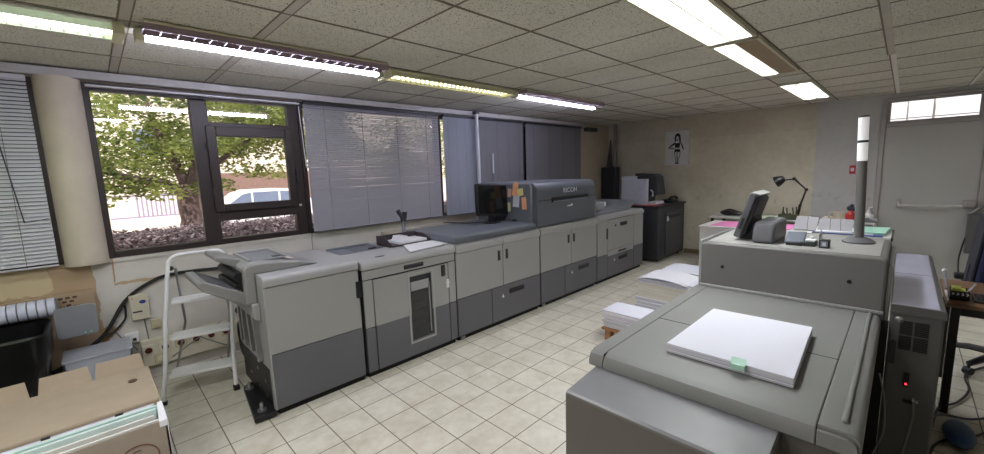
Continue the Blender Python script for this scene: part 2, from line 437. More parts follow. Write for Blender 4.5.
def text(name, body, size, mt, parent, loc, rot, ext=0.0008, sx=1.0):
    cu = bpy.data.curves.new(name, 'FONT'); cu.body = body; cu.size = size; cu.extrude = ext; cu.align_x = 'CENTER'; cu.align_y = 'CENTER'
    cu.materials.append(mt)
    o = bpy.data.objects.new(name, cu); COL.objects.link(o); o.parent = parent
    o.rotation_euler = rot; o.scale = (sx, 1, 1)
    dg = bpy.context.evaluated_depsgraph_get(); bpy.context.view_layer.update()
    me = bpy.data.meshes.new_from_object(o.evaluated_get(dg)); me.transform(Matrix.LocRotScale(None, o.rotation_euler, Vector((sx, 1, 1))))
    bpy.data.objects.remove(o); bpy.data.curves.remove(cu)
    o = bpy.data.objects.new(name, me); COL.objects.link(o); o.parent = parent; o.location = Vector(loc) - WL[parent.name]; WL[o.name] = Vector(loc)
    return o
def rim(mb, x0, x1, z0, z1, w, y0, y1, mi=0, ww=None):
    """rectangular frame in an XZ plane"""
    ww = ww or (w, w, w, w)   # left right bottom top
    mb.box(x0, x0 + ww[0], y0, y1, z0, z1, mi); mb.box(x1 - ww[1], x1, y0, y1, z0, z1, mi)
    mb.box(x0 + ww[0], x1 - ww[1], y0, y1, z0, z0 + ww[2], mi); mb.box(x0 + ww[0], x1 - ww[1], y0, y1, z1 - ww[3], z1, mi)
    return mb
def catenary(a, b, sag, n=12):
    a, b = Vector(a), Vector(b)
    return [a.lerp(b, i / n) - Vector((0, 0, sag * 4 * (i / n) * (1 - i / n))) for i in range(n + 1)]
def smooth_path(pts, sub=6):
    P = [Vector(p) for p in pts]; out = []
    for i in range(len(P) - 1):
        p0, p1, p2, p3 = P[max(i - 1, 0)], P[i], P[i + 1], P[min(i + 2, len(P) - 1)]
        for k in range(sub):
            t = k / sub
            out.append(.5 * ((2 * p1) + (p2 - p0) * t + (2 * p0 - 5 * p1 + 4 * p2 - p3) * t * t + (3 * p1 - p0 - 3 * p2 + p3) * t ** 3))
    return out + [P[-1]]

# ------------------------------------------------------------------ room
WY, BX, CZ, RY, FX = 4.45, 7.9, 2.51, -3.2, -2.6
ZS, ZT = 1.06, 2.43      # window sill and head heights

struct('floor', MB().box(FX - .2, BX + .2, RY - .2, WY + .25, -.12, 0), M['floor'], smooth=False)

cm = MB().box(FX - .2, BX + .2, RY - .2, WY + .25, CZ, CZ + .12)
XL = [0.23 + .615 * k for k in range(-4, 13)]
for x in XL:
    if x < .5 or (x > .8 and x < .9):
        cm.box(x - .022, x + .022, RY, WY, CZ - .003, CZ + .001, 2)
        cm.box(x - .030, x - .022, RY, WY, CZ - .002, CZ + .001, 1); cm.box(x + .022, x + .030, RY, WY, CZ - .002, CZ + .001, 1)
    else: cm.box(x - .006, x + .006, RY, WY, CZ - .003, CZ + .001, 1)
for y in (3.83, 3.215, 2.965, 2.35, 1.71, 1.075, .755, -.48, -1.1, -1.72, -2.34):
    cm.box(FX, BX, y - .007, y + .007, CZ - .004, CZ + .001, 1)
cm.box(FX, 4.9, .125, .165, CZ - .004, CZ + .001, 2); cm.box(FX, 4.9, .165, .175, CZ - .003, CZ + .001, 1)
cm.box(4.9, BX, .12, .155, CZ - .004, CZ + .001, 3); cm.box(4.9, BX, .155, .165, CZ - .003, CZ + .001, 1)
cm.box(5.8, BX, -.51, -.48, CZ - .005, CZ + .001, 3)
struct('ceiling', cm, [M['ceil'], M['tbar'], M['tbar_light'], M['tbar_white']], smooth=False)

lw = MB()
lw.box(FX, BX + .2, WY, WY + .22, 0, ZS)                       # below the windows
lw.box(FX, BX + .2, WY, WY + .22, ZT + .03, CZ)                # above them
lw.box(-.2, .03, WY, WY + .22, ZS, ZT + .03)                   # behind the pillar
lw.box(6.77, BX + .2, WY, WY + .22, ZS, ZT + .03)
lw.box(.03, 6.77, WY - .012, WY, ZS - .035, ZS - .002)
struct('wall_left', lw, M['lwall'], smooth=False)
struct('wall_back', MB().box(BX, BX + .2, .28, WY, 0, CZ).box(BX, BX + .2, RY, -.72, 0, CZ).box(BX, BX + .2, -.72, .28, 2.46, CZ), M['bwall'], smooth=False)
struct('wall_right', MB().box(FX, BX + .2, RY - .2, RY, 0, CZ), M['owall'], smooth=False)
struct('wall_front', MB().box(FX - .2, FX, RY, WY, 0, CZ), M['owall'], smooth=False)
struct('baseboard_back', MB().box(BX - .015, BX, .3, 2.85, 0, .08), mat('brown_baseboard', (128, 112, 84), .6))
struct('baseboard_left', MB().box(.95, 2.4, WY - .015, WY, 0, .08).box(-1.0, .13, WY - .015, WY, 0, .08), mat('brown_baseboard_left', (112, 96, 78), .6))
struct('trim_1', MB().box(FX, 6.78, WY - .1, WY, ZT + .005, CZ - .012), M['trim'], bevel=.006)
pil = MB().lathe([(.128, ZS - .02), (.128, ZT + .01)], (-.085, WY + .005, 0), 40)
struct('trim_2', pil, M['pillar'])
bpy.data.objects['trim_2']['label'] = 'round cream plastered pillar between the two left windows'

# -- windows: frame + panes -----------------------------------------------
def window(n, x0, x1, bars_v=(), extra=None, z0=ZS, z1=ZT, wl=.045, wr=.045, wt=.06, wb=.05, glass=((0, 1),)):
    fr = rim(MB(), x0, x1, z0, z1, .05, WY - .02, WY + .06, ww=(wl, wr, wb, wt))
    for a, b in bars_v: fr.box(a, b, WY - .02, WY + .06, z0 + wb, z1 - wt)
    w = struct('window_%d' % n, fr, M['frame'], bevel=.004)
    return w
w1 = window(1, -2.5, -.2)
w2 = window(2, .035, 1.60, bars_v=((.695, .822),), wr=.10)
w3 = window(3, 1.605, 3.40)
w4 = window(4, 3.405, 4.085, wl=.03)
w5 = window(5, 4.09, 5.10)
w6 = window(6, 5.105, 6.765)
def pane(w, x0, x1, z0, z1): 
    return build('pane', MB().box(x0, x1, WY + .018, WY + .022, z0, z1), M['glass'], w, smooth=False)
pane(w1, -2.45, -.25, ZS + .05, ZT - .06)
pane(w2, .08, .695, ZS + .05, ZT - .06)
# opening casement of window 2 with its own sash
tr = MB().box(.822, 1.50, WY - .02, WY + .06, 2.135, 2.175).box(.822, 1.50, WY - .02, WY + .06, 1.275, 1.37)
build('transom_bars', tr, M['frame'], w2, bevel=.004)
pane(w2, .822, 1.50, 2.175, ZT - .06); pane(w2, .822, 1.50, ZS + .05, 1.275)
sash = build('casement_sash', rim(MB(), .79, 1.515, 1.36, 2.14, .06, WY - .045, WY + .02, ww=(.075, .065, .07, .09)), M['frame'], w2, bevel=.006)
build('sash_pane', MB().box(.865, 1.45, WY - .015, WY - .011, 1.43, 2.05), M['glass'], sash, smooth=False)
build('hinge', MB().tube([(.785, WY - .05, 1.93), (.785, WY - .05, 1.99)], .008).tube([(.785, WY - .05, 1.52), (.785, WY - .05, 1.58)], .008), M['char'], sash)
build('latch', MB().box(1.522, 1.534, WY - .06, WY - .03, 1.60, 1.74).box(1.525, 1.55, WY - .045, WY - .03, 1.36, 1.38, 1), [M['char'], M['white']], w2, bevel=.003)
for w, a, b in ((w3, 1.65, 3.355), (w4, 3.435, 4.04), (w5, 4.135, 5.055), (w6, 5.15, 6.72)): pane(w, a, b, ZS + .05, ZT - .06)
build('blind_headrail', MB().box(.06, 1.60, WY - .10, WY - .04, 2.385, 2.40, 0).box(.09, 1.52, WY - .09, WY - .05, 2.36, 2.375, 1), [M['pipe'], M['char']], w2, bevel=.003)  # headrail, with a charcoal strip imitating the shadow band at the window top

# -- venetian blinds --------------------------------------------------------
def blind(x0, x1, ztop, zbot, tilt_top, tilt_bot, m, label, pitch=.0225, wand=True, droop=0.0, cords=None, gaps=()):
    r = thing('venetian_blind', ((x0 + x1) / 2, WY - .07, zbot), label, 'blind', None)
    sl = MB(); n = int((ztop - zbot) / pitch); h = pitch * .6
    for i in range(n):
        z = ztop - .03 - i * pitch
        if z < zbot: break
        t = i / max(1, n - 1); a = math.radians(tilt_top + (tilt_bot - tilt_top) * (t ** 2.2))
        dy, dz = h * math.cos(a), h * math.sin(a)
        j = random.uniform(-.0006, .0006); dr = droop * (i / n)
        # slightly crowned slat: inner edge low (closed), outer edge high
        y = WY - .07
        p0 = (x0, y - dy, z - dz + j); p1 = (x1, y - dy, z - dz + j + dr); q0 = (x0, y, z + .0022 + j); q1 = (x1, y, z + .0022 + j + dr); s0 = (x0, y + dy, z + dz + j); s1 = (x1, y + dy, z + dz + j + dr)
        sl.add([p0, p1, q1, q0, s1, s0], [(0, 1, 2, 3), (3, 2, 4, 5)])
    build('slats', sl, m, r, ang=80)
    build('headrail', MB().box(x0, x1, WY - .095, WY - .045, ztop - .03, ztop), M['char'] if m is not M['slat_light'] else M['pipe'], r, bevel=.003)
    build('bottom_rail', MB().box(x0, x1, WY - .085, WY - .055, zbot - .012, zbot), m, r, bevel=.003)
    cd = MB(); L = x1 - x0
    for k in (cords or (.12, .37, .63, .88)):
        cd.tube([(x0 + k * L, WY - .084, ztop), (x0 + k * L, WY - .084, zbot)], .0014, 5)
    build('cord', cd, M['cord'] if m in (M['slat_light'], M['slat']) else m, r)
    return r
b1 = blind(-2.45, -.235, ZT - .005, 1.075, 46, 46, M['slat_light'], 'pale grey slatted blind at the far left window beside the pillar', cords=(.55, .8, .93), pitch=.027)
build('wand', MB().tube([(-.42, WY - .11, 2.1), (-.36, WY - .12, 1.4)], .004, 6).tube([(-.36, WY - .12, 1.4), (-.24, WY - .12, 1.42)], .003, 6), M['cord'], b1)
b3 = blind(1.64, 3.36, ZT - .005, 1.085, 54, 53, M['slat'], 'wide grey slatted blind in the window behind the finisher and stacker')
b4 = blind(3.44, 4.05, ZT - .005, 1.075, 66, 60, M['slat_blue'], 'narrow blue-grey slatted blind between white pipe and bright window gap')
b5 = blind(4.10, 5.06, ZT - .005, 1.08, 72, 70, M['slat_dark'], 'closed grey blind behind the monitor, just past the white pipe')
b6 = blind(5.13, 6.74, ZT - .005, 1.08, 72, 70, M['slat_dark'], 'closed dark grey blind at the last window above the printer hood')
build('wand', MB().tube([(4.32, WY - .115, 1.92), (4.32, WY - .115, 1.62)], .013, 8).tube([(4.32, WY - .115, 1.62), (4.32, WY - .115, 1.30)], .008, 8, 1), [M['duct'], M['boxgrey']], b5)
build('wand', MB().tube([(1.58, WY - .12, 2.36), (1.60, WY - .13, 1.75)], .005, 6), M['pipe'], b3)

pp = thing('service_pipe', (4.0, WY - .14, 1.0), 'slim vertical white pipe from window sill to ceiling, beside the monitor', 'pipe')
build('shaft', MB().tube([(4.0, WY - .15, 1.0), (3.985, WY - .15, CZ - .02)], .024, 14), M['pipe'], pp)
build('foot', MB().lathe([(.07, 0), (.07, .008), (.03, .03), (.026, .05)], (4.0, WY - .15, .965), 18), M['pipe'], pp)
build('bracket', MB().box(3.955, 4.015, WY - .18, WY - .10, CZ - .055, CZ - .013), M['char'], pp, bevel=.004)
struct('trim_3', MB().box(2.45, 6.77, WY - .24, WY - .012, .93, .965), mat('pale_sill_board', (190, 180, 165), .5), bevel=.004)

# -- door in the back wall ----------------------------------------------------
d = struct('door_1', MB().box(BX + .01, BX + .055, -.67, .225, 0.0, 2.07), M['doorgrey'], bevel=.004)
build('door_frame', MB().box(BX - .02, BX + .1, .225, .28, 0, 2.46).box(BX - .02, BX + .1, -.72, -.67, 0, 2.46).box(BX - .02, BX + .1, -.67, .225, 2.07, 2.12).box(BX - .02, BX + .1, -.67, .225, 2.415, 2.46), M['doorframe'], d, bevel=.006)
build('push_bar', MB().tube([(BX - .07, .02, 1.00), (BX - .08, -.55, 1.01)], .016, 10).tube([(BX + .01, .03, 1.05), (BX - .05, .03, 1.045), (BX - .07, .02, 1.0), (BX + .0, .0, .98)], .014, 8), mat('pale_bar', (196, 194, 190), .4), d)
build('bar_housing', MB().box(BX - .07, BX + .01, -.66, -.55, 1.0, 1.085).box(BX - .04, BX + .01, 0.0, .05, .97, 1.09), M['doorframe'], d, bevel=.006)
build('hinge', MB().box(BX - .03, BX, -.69, -.66, 1.92, 2.0), M['char'], d)
t = struct('window_7', rim(MB(), 0, 1, 0, 1, .1, 0, .1).xf(Matrix.Identity(4)) if False else MB().box(BX + .02, BX + .08, -.67, .225, 2.12, 2.145).box(BX + .02, BX + .08, -.67, .225, 2.395, 2.415).box(BX + .02, BX + .08, .19, .225, 2.145, 2.395).box(BX + .02, BX + .08, -.67, -.60, 2.145, 2.395), M['doorframe'], bevel=.004)
build('pane', MB().box(BX + .048, BX + .052, -.60, .19, 2.145, 2.395), M['glass'], t, smooth=False)
build('grille', MB().tube([(BX + .3, .03, 2.05), (BX + .3, .03, 2.6)], .008).tube([(BX + .3, -.22, 2.05), (BX + .3, -.22, 2.6)], .012).tube([(BX + .3, .3, 2.19), (BX + .3, -.8, 2.19)], .007), M['housewall'], t)

# -- left wall services -----------------------------------------------------------
tk = thing('socket_trunking', (.5, WY - .03, .1), 'beige wall trunking with a row of power sockets behind the stepladder', 'sockets')
build('channel', MB().box(.14, .97, WY - .055, WY, .10, .33), M['beige'], tk, bevel=.006)
for k, x in enumerate((.185, .295, .405, .515, .63, .745, .86)):
    s_ = build('socket', MB().box(x - .042, x + .042, WY - .064, WY - .05, .205, .29), M['beige_dk'] if k % 3 == 2 else M['beige'], tk, bevel=.004)
    build('outlet', MB().lathe([(.025, 0), (.025, .004)], (0, 0, 0), 16).xf(Matrix.Translation((x, WY - .066, .245)) @ Matrix.Rotation(PI / 2, 4, 'X')), M['redsocket'], s_)
s_ = build('socket', MB().box(.215, .30, WY - .064, WY - .05, .115, .20), M['beige_dk'], tk, bevel=.004)
build('outlet', MB().lathe([(.024, 0), (.024, .004)], (0, 0, 0), 16).xf(Matrix.Translation((.257, WY - .066, .157)) @ Matrix.Rotation(PI / 2, 4, 'X')), M['fixyel'], s_)
tb = thing('alarm_box', (.17, WY, .52), 'square cream control box with blue badge on wall left of stepladder', 'wall box')
build('cover', MB().box(.112, .235, WY - .05, WY, .52, .735), M['beige'], tb, bevel=.008)
build('badge', MB().lathe([(.022, 0), (.022, .003)], (0, 0, 0), 20, sy=.7).xf(Matrix.Translation((.195, WY - .05, .67)) @ Matrix.Rotation(PI / 2, 4, 'X')), M['badge'], tb)
build('slot', MB().box(.125, .185, WY - .052, WY - .049, .585, .597).box(.13, .138, WY - .052, WY - .049, .705, .713, 1), [M['char'], M['red']], tb)
single('wall_switch', MB().box(.228, .295, WY - .035, WY, .415, .495).box(.245, .275, WY - .04, WY - .033, .435, .47), M['beige_dk'], 'small aged beige switch on wall below the control box', 'switch', bevel=.004)
ds = thing('data_socket', (.095, WY, .25), 'white double network socket on wall above the trunking end', 'socket')
build('faceplate', MB().box(.05, .14, WY - .04, WY, .335, .42), M['white'], ds, bevel=.006)
build('port', MB().box(.066, .088, WY - .043, WY - .038, .35, .375).box(.1, .122, WY - .043, WY - .038, .35, .375), M['ink'], ds)

def cab_(name, pts, r, m, label): return single(name, MB().tube(smooth_path(pts), r, 7), m, label, 'cable')
cab_('black_cable', [(1.6, WY - .03, .62), (1.0, WY - .04, .80), (.79, WY - .03, .84), (.44, WY - .03, .86), (.265, WY - .03, .82), (.092, WY - .03, .70), (-.05, WY - .06, .48), (-.216, WY - .083, .35), (-.45, WY - .085, .24), (-.9, WY - .085, .2)], .014, M['cable'], 'thick dark cable arching up the left wall from bin to behind stepladder')
cab_('black_cable', [(.085, WY - .02, .66), (.082, WY - .02, .60), (.07, WY - .02, .54), (.0, WY - .03, .47), (-.1, WY - .078, .44), (-.3, WY - .08, .30), (-.8, WY - .08, .12)], .008, M['cable'], 'thin dark cable curving down the wall left of the control box')
cab_('grey_cable', [(.19, WY - .012, .52), (.195, WY - .012, .42), (.2, WY - .012, .33)], .004, M['greycable'], 'thin grey wire dropping from control box to trunking')
cab_('grey_cable', [(.0, WY - .012, .47), (.03, WY - .012, .4), (.08, WY - .012, .33), (.12, WY - .02, .26)], .004, M['greycable'], 'thin grey wire sagging past the white network socket')
cab_('black_cable', [(.80, 4.25, .72), (.83, 4.2, .66), (.80, 4.18, .60), (.86, 4.2, .55), (.80, 4.15, .48), (.87, 4.12, .42), (.80, 4.1, .38), (.79, 4.08, .24), (.80, 4.0, .1), (.9, 3.9, .02), (1.1, 3.9, .012)], .011, M['cable'], 'knotted black cable hanging between stepladder and finisher')

# ------------------------------------------------------------------ ceiling lights
def left_fixture(x0, x1, label, house, louv, tube, bare, blades=True):
    r = thing('ceiling_light', ((x0 + x1) / 2, 3.09, CZ), label, 'ceiling light', None)
    ya, yb = (2.865, 3.075) if bare else (2.985, 3.20)
    build('housing', MB().box(x0, x1, ya, yb, CZ - .02, CZ - .004), house, r, bevel=.004)
    lv = MB(); rim_y = (2.875, 2.985) if bare else (3.0, 3.19)
    lv.box(x0, x1, rim_y[0] - .006, rim_y[0], CZ - .055, CZ - .018); lv.box(x0, x1, rim_y[1], rim_y[1] + .006, CZ - .055, CZ - .018)
    n = int((x1 - x0) / (.075 if bare else .05))
    for k in range(n + 1):
        x = x0 + (x1 - x0) * k / n; lv.box(x - .003, x + .003, rim_y[0], rim_y[1], CZ - .05, CZ - .02)
    build('louvre', lv, louv, r, smooth=False)
    if bare:
        build('tube', MB().tube([(x0 + .01, 3.035, CZ - .055), (x1 - .01, 3.035, CZ - .055)], .022, 14), tube, r)
        for a, b in ((x0 - .03, x0 + .012), (x1 - .012, x1 + .03)): build('lamp_holder', MB().box(a, b, 2.995, 3.075, CZ - .082, CZ - .02), M['fixyel'], r, bevel=.004)
    else:
        build('tube', MB().tube([(x0 + .03, 3.06, CZ - .032), (x1 - .03, 3.06, CZ - .032)], .013, 10).tube([(x0 + .03, 3.13, CZ - .032), (x1 - .03, 3.13, CZ - .032)], .013, 10), tube, r)
        for a, b in ((x1 - .02, x1 + .03), (x0 - .02, x0 + .01)): build('end_cap', MB().box(a, b, 2.985, 3.20, CZ - .07, CZ - .004), M['fixyel'], r, bevel=.004)
    return r
left_fixture(-1.35, .20, 'greenish lit louvred ceiling light directly above the pillar', M['fixwhite'], M['blade'], M['tubeG'], False)
left_fixture(.30, 1.75, 'glaring white bare tube light with mauve louvre above the dark-framed window', M['fixhouse'], M['louv'], M['tubeW'], True)
left_fixture(1.86, 3.33, 'dim yellowed louvred ceiling light between the two glaring white tubes', M['fixyel'], M['fixyel'], M['tubeY'], False)
left_fixture(3.40, 4.98, 'glaring white bare tube light farthest along the window side row', M['fixhouse'], M['louv'], M['tubeW'], True)

def troffer(x0, x1, label, lit=(1, 1)):
    r = thing('ceiling_troffer', ((x0 + x1) / 2, .91, CZ), label, 'ceiling light')
    y0, ym, y1 = .775, .907, 1.045
    build('frame', MB().box(x0, x1, y0 - .02, y0, CZ - .03, CZ - .002).box(x0, x1, y1, y1 + .02, CZ - .03, CZ - .002).box(x0 - .02, x0, y0 - .02, y1 + .02, CZ - .03, CZ - .002).box(x1, x1 + .02, y0 - .02, y1 + .02, CZ - .03, CZ - .002).box(x0, x1, ym - .004, ym + .004, CZ - .028, CZ - .004), M['fixhouse'], r, smooth=False)
    build('reflector', MB().box(x0, x1, y0, y1, CZ - .006, CZ - .003), M['fixwhite'], r, smooth=False)
    for k, (a, b) in enumerate(((ym + .004, y1), (y0, ym - .004))):
        if lit[k]:
            bl = MB(); n = int((x1 - x0) / .03)
            for i in range(n + 1):
                x = x0 + (x1 - x0) * i / n; bl.box(x - .0012, x + .0012, a, b, CZ - .028, CZ - .010)
            build('louvre', bl, M['blade'], r, smooth=False)
            build('tube', MB().box(x0 + .01, x1 - .01, a + .012, b - .012, CZ - .0095, CZ - .0075), M['tubeR'], r, smooth=False)
        else:
            build('dead_panel', MB().box(x0, x1, a, b, CZ - .027, CZ - .02), M['brownpanel'], r, smooth=False)
    return r
troffer(1.75, 3.24, 'twin lit ceiling light with louvres above the near grey printer')
troffer(3.34, 4.80, 'half lit ceiling light with one dead brown panel, next in the row', (1, 0))
troffer(5.62, 7.12, 'short twin lit ceiling light by the back wall')

cvt = single('ceiling_vent', MB().lathe([(.07, -.012), (.085, -.008), (.09, 0)], (6.75, 2.02, CZ - .001), 24), M['tbar_light'], 'small round vent on the ceiling towards the cream back wall', 'vent')
# ------------------------------------------------------------------ printing line along the windows
FY, BY = 2.95, 3.74
def panel(name, parent, x0, x1, z0, z1, m, t=.012, bev=.004, y=FY):
    return build(name, MB().box(x0, x1, y, y + t, z0, z1), m, parent, bevel=bev)
def slot(parent, x0, x1, z0, z1, y=FY, name='handle'):
    o = MB().box(x0, x1, y - .006, y + .003, z0, z1, 0).box(x0 + .008, x1 - .008, y - .008, y - .005, z0 + (z1 - z0) * .55, z1 - .004, 1)
    return build(name, o, [M['black'], M['char']], parent, bevel=.003)
def lip(parent, x0, x1, z0, z1, y1, m=None, r=.03, name='top_cover'):
    return build(name, MB().rbox(x0, x1, FY - .012, y1, z0, z1, r, 'x', 6, corners=(0, 0, 0, 1)), m or M['lipgrey'], parent, bevel=.004)

# finisher
fi = thing('finishing_unit', (1.08, 3.35, 0), 'two-tone grey finisher at near end of the print line, open tray beside stepladder', 'finisher')
build('carcass', MB().box(.745, 1.415, FY + .012, BY, .05, .95), M['dgrey'], fi)
panel('upper_panel', fi, .738, 1.405, .452, .925, M['greige'])
panel('lower_panel', fi, .738, 1.405, .05, .447, M['dgrey'])
lip(fi, .735, 1.408, .93, 1.0, BY, r=.04)
build('handle', MB().box(1.38, 1.42, FY - .012, FY + .01, .70, .83), M['black'], fi, bevel=.004)
build('side_panel', MB().box(.735, .745, FY + .05, BY, .33, .93, 0), M['greige'], fi, bevel=.003)
build('corner_post', MB().box(.733, .745, FY + .0, FY + .05, .05, .93, 0), M['greige'], fi, bevel=.003)
build('vent_plate', MB().box(.733, .745, FY + .05, BY - .02, .05, .33).box(.729, .735, 3.12, 3.14, .08, .10, 1).box(.729, .735, 3.12, 3.14, .2, .22, 1).box(.729, .735, 3.3, 3.32, .1, .12, 1).box(.729, .735, 3.3, 3.32, .24, .26, 1).box(.729, .735, 3.5, 3.52, .14, .16, 1), [M['black'], M['steel']], fi)
ot = build('side_guide', MB().box(.715, .74, 3.14, 3.60, .36, .40).prism([(3.13, .36), (3.16, .36), (3.20, .70), (3.17, .70)], .70, .735, 'x').prism([(3.26, .40), (3.29, .40), (3.32, .70), (3.29, .70)], .695, .735, 'x').prism([(3.42, .40), (3.45, .40), (3.47, .70), (3.44, .70)], .695, .735, 'x').prism([(3.56, .40), (3.59, .40), (3.60, .70), (3.57, .70)], .70, .735, 'x'), M['steel'], fi, bevel=.003)
bp = build('floor_plate', MB().prism([(.60, 2.965), (.735, 2.95), (.735, 3.55), (.66, 3.50)], .012, .05, 'z'), M['black'], fi, bevel=.004)
build('levelling_bolt', MB().tube([(.665, 3.03, .04), (.665, 3.03, .11)], .012, 8).lathe([(.03, 0), (.03, .012)], (.665, 3.03, .05), 12).tube([(.69, 3.44, .04), (.69, 3.44, .10)], .012, 8).lathe([(.03, 0), (.03, .012)], (.69, 3.44, .05), 12), M['steel'], bp)
build('plinth', MB().box(.76, 1.41, FY + .03, BY - .03, .0, .05), M['blackgap'], fi)
# raised head with recess
hd = build('output_head', MB().prism([(.66, .80), (.735, .79), (.735, 1.0), (1.17, 1.003), (1.02, 1.05), (.80, 1.075), (.70, 1.075), (.665, 1.05)], 3.09, 3.72, 'y'), mat('mid_grey_head', (136, 136, 134), .4), fi, bevel=.014, seg=3)
build('head_recess', MB().box(.74, .965, 3.20, 3.62, 1.064, 1.0775).box(.90, .95, 3.24, 3.30, 1.074, 1.081, 1), [M['boxgrey'], M['black']], hd, bevel=.003)
build('recess_wall', MB().box(.725, .74, 3.19, 3.63, 1.07, 1.092).box(.725, .98, 3.62, 3.635, 1.07, 1.092).box(.965, .98, 3.19, 3.63, 1.07, 1.088), M['lipgrey'], hd, bevel=.002)
build('head_rim', MB().prism([(.965, 1.064), (1.01, 1.055), (1.01, 1.062), (.965, 1.082)], 3.16, 3.70, 'y').box(.70, 1.0, 3.62, 3.71, 1.06, 1.083), mat('pale_rim', (204, 194, 190), .4), hd, bevel=.004)
build('exit_flap', MB().prism([(.55, 1.10), (.56, 1.125), (.70, 1.085), (.72, 1.03), (.68, 1.02)], 3.30, 3.70, 'y'), M['hood'], fi, bevel=.008)
rl = MB().tube([(.655, 3.16, .985), (.655, 3.66, .985)], .034, 12).tube([(.63, 3.16, .93), (.63, 3.66, .93)], .02, 10)
for y in (3.22, 3.36, 3.5, 3.62): rl.lathe([(.042, -.02), (.042, .02)], (0, 0, 0), 14).v[-28:] 
build('exit_rollers', MB().tube([(.655, 3.16, .985), (.655, 3.66, .985)], .036, 12).tube([(.64, 3.16, .915), (.64, 3.66, .915)], .024, 10).box(.65, .735, 3.14, 3.66, .87, 1.02), M['black'], fi)
ty = build('output_tray', MB().prism([(.40, .985), (.408, 1.008), (.45, 1.006), (.755, .83), (.755, .772), (.69, .772), (.43, .945)], 3.10, 3.58, 'y'), M['hood'], fi, bevel=.01, seg=3)
build('tray_surface', MB().prism([(.46, .998), (.72, .848), (.722, .856), (.462, 1.006)], 3.14, 3.54, 'y'), M['dgrey'], ty)
build('tray_bracket', MB().prism([(.69, .70), (.735, .66), (.735, .80), (.69, .80)], 3.06, 3.62, 'y'), M['greige'], fi, bevel=.01)

# stacker
sk = thing('stacker_unit', (1.9, 3.35, 0), 'two-tone grey stacker with tall dark glass window in its door', 'stacker')
build('carcass', MB().box(1.43, 2.385, FY + .012, BY, .05, .9), M['blackgap'], sk)
build('plinth', MB().box(1.45, 2.37, FY + .03, BY - .03, .0, .05), M['blackgap'], sk)
lip(sk, 1.435, 2.383, .905, .972, BY, r=.045)
tp = panel('drawer', sk, 1.44, 2.38, .825, .90, M['greige'])
slot(tp, 1.82, 2.02, .842, .878)
for x0, x1 in ((1.44, 1.522), (2.30, 2.38)):
    panel('upper_panel', sk, x0, x1, .425, .818, M['greige']); panel('lower_panel', sk, x0, x1, .05, .42, M['dgrey'])
WX0, WX1, WZ0, WZ1 = 1.872, 2.10, .19, .765
dr = build('door', MB().box(1.53, WX0, FY, FY + .012, .425, .812, 0).box(WX1, 2.29, FY, FY + .012, .425, .812, 0).box(WX0, WX1, FY, FY + .012, WZ1, .812, 0)
           .box(1.53, WX0, FY, FY + .012, .05, .425, 1).box(WX1, 2.29, FY, FY + .012, .05, .425, 1).box(WX0, WX1, FY, FY + .012, .05, WZ0, 1), [M['greige'], M['dgrey']], sk, smooth=False)
build('window_frame', rim(MB(), WX0 - .025, WX1 + .025, WZ0 - .03, WZ1 + .03, .018, FY - .005, FY + .01), M['lipgrey'], dr, bevel=.003)
build('window_glass', MB().box(WX0, WX1, FY + .006, FY + .009, WZ0, WZ1), mat('smoked_glass', (38, 40, 43), .08), dr, smooth=False)
wg = MB().box(WX0 + .01, WX1 - .03, FY + .0, FY + .006, WZ1 - .13, WZ1 - .05, 0)
for z in (.28, .36, .44, .52, .60): wg.prism([(WX0 + .01, z), (WX1 - .05, z + .02), (WX1 - .05, z + .022), (WX0 + .01, z + .002)], FY + .004, FY + .006, 'y', 1)
build('window_label', wg, [M['cardgrey'], M['ink']], dr, smooth=False)
build('guide_rod', MB().tube([(WX1 - .028, FY, WZ0 + .03), (WX1 - .033, FY, WZ1 - .08)], .007, 8), M['steel'], dr)
build('handle', MB().box(2.215, 2.255, FY - .012, FY + .004, .70, .805), M['black'], dr, bevel=.004)
build('hinge', MB().box(2.268, 2.295, FY - .008, FY + .004, .58, .66).box(2.262, 2.3, FY - .01, FY + .004, .62, .635), M['white'], dr, bevel=.003)
rc = build('top_recess', MB().box(1.47, 1.88, 3.39, 3.66, .966, .976).box(1.47, 1.89, 3.66, 3.70, .966, .99).box(1.85, 1.89, 3.40, 3.66, .970, .985), M['slate_top'], sk, bevel=.004)
build('recess_floor', MB().box(1.62, 1.84, 3.42, 3.645, .972, .9785).box(1.76, 1.83, 3.42, 3.45, .975, .986, 1), [M['slate'], M['black']], rc)
build('top_slot', MB().box(1.62, 1.70, 3.04, 3.07, .968, .9745), M['char'], sk)

